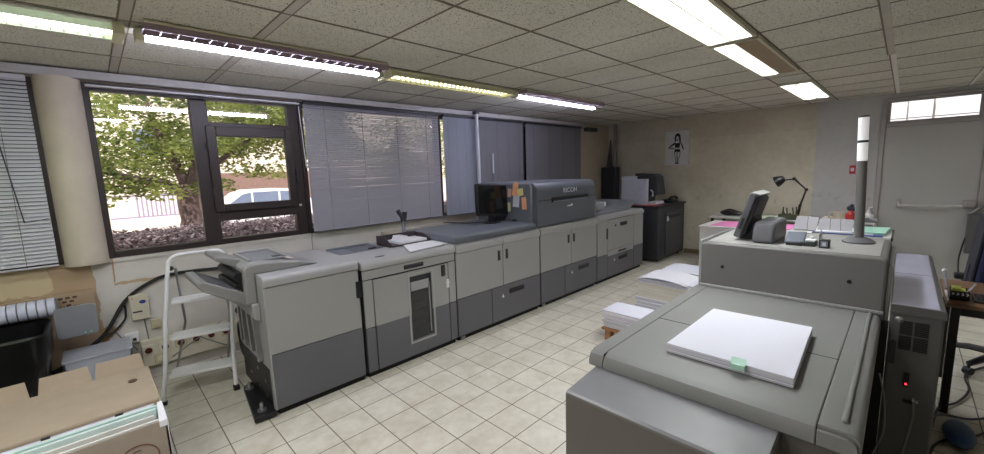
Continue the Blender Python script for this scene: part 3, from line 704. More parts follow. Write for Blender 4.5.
# printing cabinets with doors and drawers
def cabinet(name, x0, xm, x1, xd, label, slotx, keyx):
    r = thing(name, ((x0 + x1) / 2, 3.35, 0), label, 'printer cabinet')
    build('carcass', MB().box(x0 + .002, x1 - .002, FY + .012, BY, .05, .9), M['blackgap'], r)
    build('plinth', MB().box(x0 + .02, x1 - .02, FY + .03, BY - .03, .0, .05).box(x0 + .05, x0 + .1, FY + .02, FY + .06, 0, .03, 1), [M['blackgap'], M['steel']], r)
    build('top_cover', MB().rbox(x0 + .003, xm - .002, FY - .012, BY, .885, .97, .045, 'x', 6, corners=(0, 0, 0, 1)).rbox(xm + .002, x1 - .003, FY - .012, BY, .885, .97, .045, 'x', 6, corners=(0, 0, 0, 1)), M['lipgrey'], r, bevel=.003)
    for a, b, h in ((x0 + .006, xm - .004, xm - .075), (xm + .004, x1 - .006, xm + .045)):
        dd = panel('door', r, a, b, .432, .88, M['greige'])
        slot(dd, h, h + .034, .715, .82)
    panel('lower_panel', r, x0 + .006, xd - .004, .05, .427, M['dgrey'])
    dw = panel('drawer', r, xd + .004, x1 - .006, .05, .427, M['dgrey'])
    slot(dw, slotx, slotx + .24, .318, .37)
    build('lock', MB().tube([(keyx, FY - .012, .31), (keyx, FY + .005, .31)], .012, 10).tube([(keyx, FY - .006, .31), (keyx, FY - .006, .335)], .007, 6), M['white'], dw)
    return r
c3 = cabinet('print_cabinet', 2.39, 3.04, 3.67, 2.86, 'two-door grey printing cabinet under the slate slab holding the monitor', 3.13, 3.02)
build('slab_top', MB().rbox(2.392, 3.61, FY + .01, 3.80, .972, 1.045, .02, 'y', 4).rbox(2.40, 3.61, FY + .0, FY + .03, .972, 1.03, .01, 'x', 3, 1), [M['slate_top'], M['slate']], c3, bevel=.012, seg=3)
c4 = cabinet('print_cabinet', 3.68, 4.31, 4.935, 4.17, 'two-door grey printing cabinet under the big slate hood', 4.48, 4.32)
HY0, HY1, HX0, HX1, HZ0, HZ1 = FY + .015, 3.95, 3.65, 4.915, .985, 1.50
prof = [(HY0, HZ0), (HY1, HZ0), (HY1, HZ1)] + [(HY0 + .10 - .10 * math.sin(t), HZ1 - .10 + .10 * math.cos(t)) for t in [k * PI / 2 / 8 for k in range(9)]]
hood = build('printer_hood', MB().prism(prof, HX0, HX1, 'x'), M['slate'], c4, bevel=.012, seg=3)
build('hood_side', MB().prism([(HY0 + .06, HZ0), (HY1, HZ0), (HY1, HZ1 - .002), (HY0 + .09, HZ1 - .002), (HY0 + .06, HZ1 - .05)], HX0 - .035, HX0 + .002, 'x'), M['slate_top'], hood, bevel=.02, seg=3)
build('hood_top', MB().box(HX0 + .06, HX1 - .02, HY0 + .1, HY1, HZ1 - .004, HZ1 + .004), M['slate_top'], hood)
build('hood_seam', MB().box(HX0 + .02, HX1 - .002, HY0 - .002, HY0 + .003, 1.284, 1.291), M['blackgap'], hood)
build('hood_handle', MB().box(3.93, 4.72, HY0 - .012, HY0 + .003, 1.255, 1.315, 0).box(3.95, 4.70, HY0 - .014, HY0 - .010, 1.255, 1.272, 1), [M['black'], M['slate_top']], hood, bevel=.006)
text('brand_lettering', 'RICOH', .085, M['wnote'], hood, (4.315, HY0 - .003, 1.385), (PI / 2, 0, 0), sx=1.15)
build('model_mark', MB().box(4.25, 4.36, HY0 - .003, HY0 + .001, 1.182, 1.194).box(4.33, 4.375, HY0 - .003, HY0 + .001, 1.194, 1.206), M['wnote'], hood)

c5 = thing('paper_feed_cabinet', (5.65, 3.35, 0), 'grey paper feed cabinet with a metal tray on top, last in the print line', 'printer cabinet')
build('carcass', MB().box(4.945, 6.37, FY + .012, BY, .05, .9), M['blackgap'], c5)
build('plinth', MB().box(4.97, 6.34, FY + .03, BY - .03, 0, .05), M['blackgap'], c5)
lip(c5, 4.948, 6.368, .905, .972, BY, r=.05)
panel('upper_panel', c5, 4.95, 5.232, .40, .90, M['greige']); panel('lower_panel', c5, 4.95, 5.232, .05, .395, M['dgrey'])
dd = panel('door', c5, 5.24, 6.035, .445, .895, M['greige']); slot(dd, 5.60, 5.80, .775, .83)
build('lock', MB().tube([(5.45, FY - .01, .80), (5.45, FY + .005, .80)], .014, 8), M['black'], dd)
slot(c5, 5.195, 5.23, .62, .78)
dw = panel('drawer', c5, 5.24, 6.035, .36, .44, M['greige']); slot(dw, 5.55, 5.78, .385, .41)
dw = panel('drawer', c5, 5.24, 6.035, .05, .355, M['dgrey']); slot(dw, 5.56, 5.82, .265, .315)
build('lock', MB().tube([(5.42, FY - .012, .28), (5.42, FY + .005, .28)], .014, 8).tube([(5.42, FY - .006, .28), (5.42, FY - .006, .31)], .008, 6), M['white'], dw)
panel('upper_panel', c5, 6.043, 6.36, .40, .90, M['greige']); panel('lower_panel', c5, 6.043, 6.36, .05, .395, M['dgrey'])
tr_ = build('feed_tray', MB().prism([(5.0, .972), (5.0, 1.11), (5.03, 1.11), (5.05, 1.0), (5.95, 1.03), (6.22, 1.12), (6.24, 1.10), (6.0, .972)], 3.02, 3.70, 'y'), M['boxgrey'], c5, bevel=.006)
build('paper_guide', MB().box(5.30, 5.50, 3.16, 3.20, 1.02, 1.12).prism([(5.34, 1.02), (5.46, 1.02), (5.44, 1.15), (5.36, 1.15)], 3.20, 3.30, 'y').box(5.25, 5.6, 3.3, 3.34, 1.0, 1.07), M['lipgrey'], tr_, bevel=.006)
build('tray_paper', MB().box(5.06, 5.9, 3.36, 3.66, 1.03, 1.10), M['paper'], tr_)

# things on the line
mo = thing('computer_monitor', (3.34, 3.42, 1.045), 'black computer monitor on stand standing on the slate slab', 'monitor')
mm = MB().rbox(-.26, .26, -.025, .02, .10, .47, .02, 'y', 3)
Rz = Matrix.Translation((3.335, 3.38, 1.0325)) @ Matrix.Rotation(math.radians(3), 4, 'Z')
Tl = Rz @ Matrix.Rotation(math.radians(-6), 4, 'X') @ Matrix.Rotation(math.radians(4), 4, 'Y')
build('casing', mm.xf(Tl), M['black'], mo, bevel=.006)
build('screen', MB().box(-.24, .24, -.028, -.024, .125, .45).xf(Tl), M['screen'], mo)
build('stand', MB().box(-.03, .03, .0, .05, .01, .2).lathe([(.11, .015), (.11, .022), (.04, .035)], (0, .02, 0), 24).xf(Rz), M['black'], mo, bevel=.004)
single('mouse', MB().sphere((3.60, 3.28, 1.055), .03, 12, 0, (1.2, 1.0, .55)), M['black'], 'small black mouse on the slate slab by the sticky notes', 'mouse', loc=(3.6, 3.28, 1.045))
kb = thing('computer_keyboard', (3.5, 3.55, 1.045), 'white cable clutter and adapter behind the black monitor', 'cable')
build('adapter', MB().box(3.44, 3.56, 3.55, 3.62, 1.047, 1.085), M['boxgrey'], kb, bevel=.01)
build('lead', MB().tube(smooth_path([(3.5, 3.55, 1.05), (3.42, 3.45, 1.052), (3.3, 3.5, 1.052), (3.15, 3.6, 1.052), (3.0, 3.9, 1.052)]), .006, 6), M['char'], kb)
kb.name = 'monitor_cable'; WL['monitor_cable'] = WL['computer_keyboard']
bk = thing('accessory_rack', (3.585, 3.33, 1.045), 'dark rack with small bits standing against the hood beside the monitor', 'rack')
build('upright', MB().box(3.575, 3.608, 3.47, 3.58, 1.047, 1.43).box(3.56, 3.606, 3.45, 3.54, 1.047, 1.12), M['char'], bk, bevel=.004)
build('knob', MB().sphere((3.585, 3.43, 1.10), .03).sphere((3.585, 3.49, 1.14), .026), mat('plum_plastic', (60, 46, 66), .5), bk)
# sticky notes on the hood's side (pixel-measured y,z on the side face)
def note(y0, z0, w, h, ang, m, label, nm='sticky_note'):
    o = MB().box(-.0012, .0012, -w / 2, w / 2, -h / 2, h / 2)
    o.xf(Matrix.Translation((HX0 - .0375, y0, z0)) @ Matrix.Rotation(math.radians(ang), 4, 'X') @ Matrix.Rotation(math.radians(3), 4, 'Y'))
    return single(nm, o, m, label, 'sticky note', 'sticky notes on the hood side', smooth=False)
note(3.265, 1.43, .085, .16, 8, M['orange'], 'long orange sticky note, highest on the hood side')
note(3.185, 1.395, .085, .085, -8, M['yellow'], 'square yellow sticky note right of the highest orange one')
note(3.255, 1.29, .10, .15, 3, M['wnote'], 'white sticky note below the highest orange note')
note(3.13, 1.265, .07, .15, -6, M['orange'], 'slanted orange sticky note nearest the hood front')
note(3.36, 1.385, .055, .10, 5, mat('pale_pink_note', (214, 178, 168), .7), 'pale pink sticky note beside the dark rack')
note(3.39, 1.21, .08, .11, -3, mat('pale_yellow_note', (210, 208, 172), .7), 'pale yellow sticky note lowest on the hood side')

lt = thing('letter_tray', (2.2, 3.42, .972), 'dark brown desk tray holding white papers at the back of the stacker', 'tray')
trx = Matrix.Translation((2.145, 3.44, .977))
build('tray_body', MB().box(-.22, .22, -.13, .13, 0, .01).box(-.22, .22, .12, .13, 0, .085).prism([(-.13, 0), (.13, 0), (.13, .09), (-.02, .09), (-.13, .03)], -.23, -.218, 'x').prism([(-.13, 0), (.13, 0), (.13, .075), (.0, .075), (-.13, .02)], .218, .23, 'x').xf(trx), mat('dark_brown_plastic', (58, 48, 52), .45), lt, bevel=.003)
single('loose_papers', MB().box(2.03, 2.345, 3.335, 3.55, .989, 1.012).prism([(2.06, 1.012), (2.2, 1.012), (2.16, 1.05), (2.08, 1.055)], 3.40, 3.53, 'y'), M['paper'], 'white papers and crumpled sheet lying in the dark brown tray', 'papers')
pl = thing('pliers', (2.25, 3.60, 1.05), 'dark pliers standing upright at the back edge of the brown tray', 'pliers')
build('jaw', MB().tube([(2.25, 3.60, 1.03), (2.25, 3.60, 1.17)], [.016, .022], 8), M['boxgrey'], pl)
build('grip', MB().tube([(2.245, 3.60, 1.16), (2.235, 3.60, 1.22), (2.195, 3.60, 1.285)], [.016, .02, .024], 8), M['char'], pl)
build('grip', MB().tube([(2.255, 3.60, 1.16), (2.27, 3.60, 1.21), (2.275, 3.60, 1.265)], [.016, .022, .026], 8), M['char'], pl)
build('tool_rest', MB().box(2.14, 2.36, 3.58, 3.64, .972, 1.035).box(2.16, 2.34, 3.582, 3.638, 1.035, 1.04, 1), [M['char'], M['fixyel']], pl, bevel=.006)
single('paper_sheet', MB().prism([(1.905, 2.965), (2.375, 3.03), (2.385, 3.30), (2.05, 3.30)], .978, .984, 'z'), M['paper'], 'large white sheet lying flat on the stacker front edge', 'paper', smooth=False)

# dark cabinet at the back, with what stands on it
dc = thing('storage_cabinet', (7.3, 3.3, 0), 'dark grey steel cabinet in the back corner past the print line', 'cabinet')
build('body', MB().box(6.73, 7.88, 2.86, 3.72, .04, .94), M['dkcab'], dc, bevel=.006)
build('worktop', MB().box(6.70, 7.89, 2.83, 3.74, .94, .975), M['char'], dc, bevel=.006)
cd_ = build('door', MB().box(7.02, 7.80, 2.845, 2.862, .08, .84), mat('dark_cabinet_door', (62, 63, 68), .4), dc, bevel=.006)
build('handle', MB().box(7.12, 7.66, 2.83, 2.846, .735, .775), M['black'], cd_, bevel=.004)
build('label_plate', MB().box(7.06, 7.13, 2.838, 2.846, .69, .77), M['wnote'], cd_)
build('castor', MB().lathe([(.03, -.015), (.03, .015)], (0, 0, 0), 12).xf(Matrix.Translation((6.85, 2.92, .032)) @ Matrix.Rotation(PI / 2, 4, 'Y')).box(7.7, 7.78, 2.9, 2.98, 0, .04), M['black'], dc)
pc = thing('paper_box_white', (6.95, 3.4, .975), 'white upright box standing on the dark back cabinet', 'box')
build('case', MB().box(6.79, 6.86, 3.09, 3.56, .985, 1.43), mat('white_box_card', (186, 188, 202), .5), pc, bevel=.006)
build('lid', MB().box(6.80, 6.87, 3.30, 3.565, 1.43, 1.48), mat('white_box_lid', (196, 198, 212), .5), pc, bevel=.006)
pc.name = 'white_box'; WL['white_box'] = WL['paper_box_white']
single('red_mat', MB().box(6.74, 7.2, 2.95, 3.58, .976, .984), M['red'], 'thin red sheet under the white box on the dark cabinet', 'mat', smooth=False)
bm_ = thing('binding_machine', (7.05, 3.15, .985), 'black binding machine behind the white box on the dark cabinet', 'binding machine')
build('body', MB().prism([(2.93, 1.15), (2.98, 1.47), (3.06, 1.51), (3.36, 1.53), (3.40, 1.02), (3.12, 1.02), (3.10, 1.15)], 6.90, 7.20, 'x'), M['char'], bm_, bevel=.015, seg=3)
build('base', MB().box(6.90, 7.25, 2.98, 3.4, .985, 1.03), M['wnote'], bm_, bevel=.006)
build('lever', MB().tube([(6.885, 3.03, 1.13), (6.87, 3.02, 1.20), (6.88, 3.06, 1.24)], .014, 8), M['wnote'], bm_)
ph = thing('desk_telephone', (7.6, 2.98, .975), 'black telephone on the right end of the dark cabinet', 'telephone')
build('base', MB().prism([(2.88, .977), (3.08, .977), (3.08, 1.04), (2.9, 1.0)], 7.40, 7.70, 'x'), M['black'], ph, bevel=.01)
build('handset', MB().tube(smooth_path([(7.44, 2.96, 1.04), (7.5, 2.96, 1.07), (7.7, 2.96, 1.07), (7.76, 2.96, 1.04)]), .025, 10), M['black'], ph)
wh = thing('corner_cabinet', (7.65, 4.22, 0), 'tall black box in the back left corner beneath the grey pipe', 'cabinet')
build('case', MB().rbox(7.56, 7.72, 4.09, 4.43, 0.0, 1.64, .03, 'z', 4), mat('matt_black_case', (30, 30, 33), .6), wh, bevel=.01)
build('lid', MB().rbox(7.55, 7.73, 4.08, 4.435, 1.64, 1.655, .03, 'z', 4), M['black'], wh, bevel=.006)
gp = thing('corner_pipe', (7.75, 4.2, 1.66), 'grey vertical pipe in the back corner with a dark tapered sleeve', 'pipe')
build('shaft', MB().tube([(7.65, 4.16, 1.656), (7.65, 4.16, CZ - .01)], .03, 12), mat('grey_pipe', (130, 126, 118), .5), gp)
build('sleeve', MB().tube([(7.62, 4.27, 1.656), (7.62, 4.24, 2.2)], [.06, .012], 10), M['char'], gp)
single('sensor_box', MB().box(6.95, 7.3, WY - .1, WY, 2.36, 2.43).box(6.97, 7.05, WY - .115, WY - .1, 2.37, 2.42), M['char'], 'small dark sensor box high on the left wall near the back corner', 'sensor', bevel=.006)

# poster of a line-drawn woman
po = thing('wall_poster', (BX, 3.03, 1.65), 'white poster with a black ink figure drawing on the cream back wall', 'poster')
build('sheet', MB().box(BX - .025, BX - .002, 2.81, 3.245, 1.65, 2.28), M['poster'], po, bevel=.003)
def P(y, z): return (BX - .028, y, z)
ik = MB()
cy = 3.02
def stroke(pts, r): ik.tube([P(*q) for q in smooth_path([(a, b, 0) for a, b in pts], 4)] if False else [P(a, b) for a, b in pts], r, 6)
def patch(pts): ik.prism([(cy + u, 1.67 + v) for u, v in pts], BX - .028, BX - .0262, 'x')
patch([(.045, .40), (.05, .47), (.04, .535), (.01, .565), (-.03, .56), (-.055, .52), (-.065, .45), (-.06, .39), (-.035, .40), (-.03, .46), (-.025, .50), (-.005, .515), (.015, .50), (.022, .46), (.02, .42)])
patch([(.012, .455), (-.012, .455), (-.016, .43), (.014, .43)])
patch([(.012, .485), (.004, .485), (.004, .478), (.012, .478)]); patch([(-.008, .485), (-.016, .485), (-.016, .478), (-.008, .478)])
patch([(.05, .40), (.02, .385), (-.03, .385), (-.06, .40), (-.05, .35), (-.045, .30), (.035, .30), (.042, .35)])
patch([(.05, .40), (.10, .365), (.155, .315), (.145, .30), (.09, .335), (.045, .365)])
patch([(.155, .315), (.15, .295), (.09, .285), (.04, .275), (.04, .285), (.09, .30)])
patch([(-.055, .40), (-.075, .34), (-.105, .26), (-.125, .265), (-.095, .35), (-.07, .395)])
patch([(.04, .275), (-.05, .275), (-.062, .23), (-.03, .215), (.0, .235), (.03, .215), (.05, .23)])
stroke([(cy + .045, 1.895), (cy + .04, 1.83), (cy + .022, 1.76), (cy + .018, 1.69)], .005)
stroke([(cy + .004, 1.90), (cy + .006, 1.83), (cy + .0, 1.76), (cy + .002, 1.69)], .004)
stroke([(cy - .058, 1.895), (cy - .05, 1.83), (cy - .028, 1.76), (cy - .022, 1.69)], .005)
stroke([(cy - .01, 1.90), (cy - .016, 1.83), (cy - .012, 1.76), (cy - .012, 1.69)], .004)
patch([(.03, .022), (-.035, .022), (-.04, .005), (.035, .005)])
ik.v = [Vector((BX - .0265 + (v.x - (BX - .028)) * .08, v.y, v.z)) for v in ik.v]
build('figure_drawing', ik, M['ink'], po)

# ------------------------------------------------------------------ near printer (right)
np_ = thing('large_printer', (1.9, .4, 0), 'large warm grey printer at the near right carrying the white paper pack', 'printer')
build('body', MB().box(1.33, 2.45, .05, .785, .06, .889), M['hoodb'], np_, bevel=.006)
build('plinth', MB().box(1.36, 2.44, .05, .76, 0, .06), M['blackgap'], np_)
hc = MB()
# cover in three strips with real seams
zt, zb = .95, .893
hc.prism([(1.30, zb), (1.30, zt - .035), (1.312, zt - .012), (1.34, zt), (2.464, zt), (2.464, zb)], .1165, .7515, 'y')
for a, b in ((.7535, .812),):
    hc.prism([(1.30, zb), (1.30, zt - .035), (1.312, zt - .012), (1.34, zt), (2.464, zt), (2.464, zb)], a, b, 'y')
cv = build('top_cover', hc, M['hood'], np_, bevel=.003, seg=2)
build('cover_side', MB().rbox(1.312, 2.464, .024, .1145, zb, zt, .03, 'x', 5, corners=(0, 0, 0, 1)).rbox(1.30, 1.312, .030, .1145, zb, zt - .012, .025, 'x', 5, corners=(0, 0, 0, 1)), M['hood'], cv, bevel=.003)
build('gap_shade_filler', MB().box(2.452, 2.462, .0, .07, .06, .93), M['blackgap'], np_)  # black filler added for the shade in the gap beside the controller
build('cover_seam', MB().box(1.803, 1.807, .117, .752, zt - .001, zt + .0008).box(1.31, 2.463, .1143, .1167, zb, zt - .003).box(1.31, 2.463, .7513, .7537, zb, zt - .003), M['blackgap'], cv)
build('cover_rail', MB().box(1.36, 2.463, .056, .070, zt - .002, zt + .010), M['hood'], cv, bevel=.005)
fb = build('front_box', MB().prism([(1.10, .30), (1.103, .866), (1.112, .874), (1.31, .8915), (1.33, .8915), (1.33, .30)], .193, .785, 'y'), M['hoodb'], np_, bevel=.005)
build('box_top', MB().prism([(1.106, .8695), (1.113, .8765), (1.306, .8935), (1.306, .8905)], .197, .781, 'y'), mat('cool_grey_cover', (128, 128, 132), .35), fb)
build('front_seam', MB().box(1.098, 1.106, .20, .78, .62, .624).box(1.098, 1.106, .71, .714, .30, .62), M['blackgap'], fb)

rm = thing('printer_module', (2.8, .41, 0), 'tall warm grey printer module behind the near cover, carrying touchscreen and light tower', 'printer')
build('body', MB().rbox(2.487, 3.10, .02, .80, .06, 1.205, .022, 'x', 4, corners=(0, 0, 1, 1)), M['hoodface'], rm, bevel=.012, seg=3)
build('module_top', MB().box(2.515, 3.085, .05, .775, 1.204, 1.2075), M['hoodtop'], rm)
build('plinth', MB().box(2.52, 3.05, .05, .77, 0, .06), M['blackgap'], rm)
build('edge_trim', MB().rbox(2.495, 3.10, .80, .812, .3, 1.212, .006, 'x', 2), M['lipgrey'], rm, bevel=.004)
build('edge_trim', MB().box(2.52, 3.10, .004, .02, .3, 1.17), M['lipgrey'], rm, bevel=.004)
build('screw_hole', MB().lathe([(.009, 0), (.009, .004)], (0, 0, 0), 12).xf(Matrix.Translation((2.482, .685, 1.072)) @ Matrix.Rotation(PI / 2, 4, 'Y')), M['blackgap'], rm)
o_ = MB().lathe([(.009, 0), (.009, .004)], (0, 0, 0), 12).xf(Matrix.Translation((2.482, .145, 1.079)) @ Matrix.Rotation(PI / 2, 4, 'Y'))
build('screw_hole', o_, M['blackgap'], rm)
build('base_ledge', MB().box(2.467, 2.487, .02, .80, .948, .962), M['lipgrey'], rm, bevel=.003)

sc_ = thing('print_controller', (3.3, -.085, 0), 'slim grey controller tower with vents and a red light, beside the near printer', 'controller')
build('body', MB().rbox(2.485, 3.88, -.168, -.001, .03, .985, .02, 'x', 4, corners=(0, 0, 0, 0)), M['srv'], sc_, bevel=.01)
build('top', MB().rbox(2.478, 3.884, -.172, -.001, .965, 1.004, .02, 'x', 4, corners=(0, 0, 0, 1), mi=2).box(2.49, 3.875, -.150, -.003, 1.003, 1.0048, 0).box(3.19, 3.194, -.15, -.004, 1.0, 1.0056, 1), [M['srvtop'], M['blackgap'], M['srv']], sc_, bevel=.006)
for a in (2.55, 3.7): build('foot', MB().box(a, a + .08, -.15, -.02, 0, .03), M['black'], sc_)
for y0, y1 in ((-.075, -.036), (-.125, -.082)):
    for z0 in (.805, .875):
        vn = MB()
        for k in range(8):
            z = z0 + .008 * k; vn.box(2.479, 2.488, y0, y1, z, z + .0045)
        build('vent', vn, M['vent'], sc_, smooth=False)
build('round_catch', MB().lathe([(.013, 0), (.016, .003), (.010, .006)], (0, 0, 0), 18).xf(Matrix.Translation((2.486, -.032, .935)) @ Matrix.Rotation(-PI / 2, 4, 'Y')), M['steel'], sc_)
build('port', MB().box(2.480, 2.487, -.082, -.064, .635, .70).box(2.480, 2.487, -.10, -.07, .56, .575).box(2.478, 2.486, -.03, -.012, .73, .84, 1).box(2.478, 2.487, -.079, -.075, .66, .69, 0), [M['vent'], M['char']], sc_)
build('status_led', MB().sphere((2.481, -.073, .648), .0042, 8), M['led'], sc_)
build('plug', MB().box(2.462, 2.484, -.105, -.097, .582, .592).box(2.462, 2.484, -.115, -.109, .578, .588), M['wnote'], sc_)
build('cable', MB().tube(smooth_path([(2.47, -.102, .58), (2.455, -.104, .52), (2.46, -.098, .44), (2.45, -.088, .36), (2.45, -.075, .22), (2.44, -.06, .08), (2.4, -.05, .01)]), .004, 6), M['greycable'], sc_)
single('grey_cable', MB().tube(smooth_path([(2.40, .012, .70), (2.3, -.012, .62), (2.25, -.018, .52), (2.3, .0, .40), (2.4, .01, .30)]), .0035, 6), M['greycable'], 'thin grey lead looping between printer cover and controller tower', 'cable')

# on the near cover
pk = thing('paper_pack', (1.75, .4, .95), 'thick white pack of large paper lying on the near printer cover', 'paper pack')
build('sheets', MB().prism([(1.478, .585), (1.47, .192), (2.0, .214), (1.988, .577)], .952, .986, 'z'), M['paper_edge'], pk, bevel=.002)
build('tab_note', MB().prism([(1.455, .365), (1.46, .32), (1.51, .33), (1.508, .373)], .9868, .9885, 'z').prism([(1.448, .362), (1.452, .322), (1.46, .322), (1.456, .363)], .97, .988, 'z'), M['mint'], pk, smooth=False)

# on the module
ts = thing('touch_screen', (2.76, .63, 1.206), 'tilted grey touchscreen panel seen edge-on atop the tall printer module', 'touchscreen')
def yz(t, d): return (.676 - .078 * t + d * .95, 1.232 + .252 * t + d * .30)     # t along the panel, d through it
build('casing', MB().prism([yz(0, 0), yz(1, 0), yz(1, -.034), yz(0, -.038)], 2.62, 2.90, 'x'), M['dgrey'], ts, bevel=.008, seg=3)
build('screen', MB().prism([yz(.08, .001), yz(.93, .001), yz(.93, -.004), yz(.08, -.004)], 2.64, 2.88, 'x'), M['screen'], ts)
build('rear_cover', MB().prism([yz(.06, -.030), yz(.94, -.030), yz(.90, -.052), yz(.10, -.054)], 2.64, 2.88, 'x'), M['char'], ts, bevel=.008)
build('top_edge', MB().prism([yz(.99, -.004), yz(1.012, -.004), yz(1.012, -.05), yz(.99, -.05)], 2.625, 2.895, 'x'), M['lipgrey'], ts, bevel=.002)
build('side_buttons', MB().prism([yz(.2, -.012), yz(.45, -.012), yz(.45, -.026), yz(.2, -.026)], 2.616, 2.622, 'x'), M['black'], ts)
build('stand', MB().prism([(.665, 1.207), (.59, 1.207), (.575, 1.33), (.60, 1.345), (.635, 1.28)], 2.70, 2.82, 'x'), M['char'], ts, bevel=.006)
sb = thing('scanner_head', (2.75, .53, 1.206), 'rounded grey box between touchscreen and card reader on the printer module', 'box')
build('cover', MB().prism([(2.578, 1.2075), (2.59, 1.285), (2.605, 1.31), (2.635, 1.322), (2.89, 1.322), (2.91, 1.31), (2.915, 1.2075)], .468, .572, 'y'), M['dgrey'], sb, bevel=.016, seg=3)
build('cover_top', MB().box(2.65, 2.885, .485, .558, 1.320, 1.3235), M['slate_top'], sb, bevel=.001)
cr = thing('card_reader', (2.63, .38, 1.206), 'small tilted card reader with blue-grey face on the printer module', 'card reader')
build('face', MB().obox((2.66, .385, 1.243), (.045, 0, .022), (0, .042, -.002), (-.004, 0, .007)), mat('reader_face', (92, 98, 112), .3), cr, bevel=.003)
build('base', MB().box(2.61, 2.70, .35, .42, 1.207, 1.222).box(2.66, 2.69, .37, .40, 1.22, 1.24), M['black'], cr, bevel=.003)
bx_ = thing('desk_stamp', (2.64, .31, 1.206), 'small dark green box with pale top and an upright grey card behind', 'stamp')
build('box', MB().box(2.62, 2.70, .295, .345, 1.207, 1.232), mat('dark_green_box', (40, 54, 48), .5), bx_, bevel=.004)
build('pad', MB().box(2.63, 2.69, .30, .34, 1.232, 1.240).sphere((2.68, .315, 1.246), .008), M['paper'], bx_, bevel=.003)
build('card', MB().prism([(2.70, 1.207), (2.76, 1.207), (2.76, 1.285), (2.70, 1.262)], .287, .292, 'y'), M['boxgrey'], bx_)
st = thing('cube_clock', (2.63, .265, 1.206), 'tiny black cube clock with pale face left of the light tower', 'clock')
build('case', MB().box(2.603, 2.645, .238, .280, 1.207, 1.250), M['black'], st, bevel=.004)
build('face', MB().box(2.601, 2.604, .245, .273, 1.214, 1.243).box(2.600, 2.6015, .252, .266, 1.22, 1.237, 1), [M['boxgrey'], M['wnote']], st)

lt_ = thing('signal_tower', (2.9, .14, 1.206), 'tall signal light tower with grey pole and two white lenses', 'signal tower')
tx, tyy = 2.89, .146
build('base', MB().lathe([(.068, 0), (.068, .008), (.05, .022), (.03, .03)], (tx, tyy, 1.207), 28, sx=1.1, sy=1.0), M['dgrey'], lt_)
build('pole', MB().tube([(tx, tyy, 1.23), (tx, tyy + .014, 1.64)], .021, 16), mat('tower_pole_grey', (106, 104, 102), .5), lt_)
def tpt(z): k = (z - 1.23) / .4; return (tx, tyy + .014 * k, z)
build('lens', MB().tube([tpt(1.64), tpt(1.733)], .0215, 16), M['signal'], lt_)
build('lens', MB().tube([tpt(1.745), tpt(1.862)], .0215, 16), M['signal'], lt_)
build('ring', MB().tube([tpt(1.733), tpt(1.746)], .0225, 16).tube([tpt(1.862), tpt(1.87)], .0215, 16), M['char'], lt_)

# ------------------------------------------------------------------ tables at the back
dk = thing('white_counter', (6.8, 1.05, 0), 'white counter with papers standing behind the tall printer module', 'counter')
build('top', MB().box(6.25, 6.98, .05, 2.06, .735, .765), M['deskwhite'], dk, bevel=.004)
for q in ((6.28, 6.95, 1.99, 2.05), (6.28, 6.95, .08, .12)): build('side_panel', MB().box(*q, 0, .735), M['deskwhite'], dk, bevel=.003)
build('front_panel', MB().box(6.27, 6.31, 1.2, 1.99, 0, .735), M['deskwhite'], dk, bevel=.003)
build('edge_strip', MB().box(6.245, 6.985, .035, .052, .73, .768), M['black'], dk)
single('pink_sheet', MB().prism([(6.33, 1.93), (6.90, 1.90), (6.93, .98), (6.36, 1.0)], .766, .772, 'z'), M['pink'], 'bright pink paper lying on the left end of the white counter', 'paper', smooth=False)
gb = thing('grey_board', (6.45, .83, .772), 'pair of tilted grey boards left of the mug on the counter', 'board', 'tilted grey boards on the counter')
build('panel', MB().obox((6.52, .845, .848), (.10, 0, .075), (0, .115, 0), (-.003, 0, .004)), M['cardgrey'], gb)
build('fold_line', MB().obox((6.517, .83, .8545), (.10, .01, .075), (0, .003, 0), (-.001, 0, .001)), M['char'], gb)
gb2 = thing('grey_board', (6.45, .55, .772), 'wide tilted grey boards right of the pair, behind the cube clock', 'board', 'tilted grey boards on the counter')
build('panel', MB().obox((6.58, .56, .838), (.10, 0, .065), (0, .165, 0), (-.003, 0, .004)), M['cardgrey'], gb2)
build('fold_line', MB().obox((6.577, .61, .8425), (.10, .01, .065), (0, .003, 0), (-.001, 0, .001)).obox((6.577, .51, .8425), (.10, .01, .065), (0, .003, 0), (-.001, 0, .001)), M['char'], gb2)
single('blue_folder', MB().box(6.26, 6.47, .12, .75, .766, .778), M['blue'], 'flat blue folder under the green sheets on the white counter', 'folder', smooth=False)
single('green_sheets', MB().prism([(6.30, .385), (6.35, .10), (6.90, .07), (6.85, .385)], .779, .805, 'z'), M['green'], 'mint green sheet pad at the right end of the white counter', 'paper', bevel=.002)
single('white_papers', MB().box(6.28, 6.40, .2, .72, .779, .79), M['paper'], 'white papers on the counter edge in front of the green pad', 'paper')

wt = thing('work_table', (7.5, 1.4, 0), 'work table against the cream wall carrying the black desk lamp', 'table')
build('top', MB().box(7.15, 7.86, .96, 2.2, .775, .80), M['deskwhite'], wt, bevel=.004)
build('edge', MB().box(7.15, 7.86, .945, .96, .70, .802), M['char'], wt)
for x, y in ((7.2, 1.0), (7.2, 2.16), (7.8, 1.0), (7.8, 2.16)): build('leg', MB().box(x - .02, x + .02, y - .02, y + .02, 0, .775), M['char'], wt)
dl = thing('desk_lamp', (7.45, 1.05, .80), 'black jointed desk lamp with a cup-shaped shade against the cream wall', 'lamp')
build('base', MB().lathe([(.075, 0), (.075, .02), (.03, .035)], (7.4, 1.07, .801), 20), M['lampblack'], dl)
build('lower_arm', MB().tube([(7.4, 1.07, .82), (7.4, 1.045, 1.02)], .018, 8).tube([(7.4, 1.045, 1.0), (7.4, .985, 1.235)], .011, 8).tube([(7.37, 1.05, 1.0), (7.37, .99, 1.23)], .006, 6), M['lampblack'], dl)
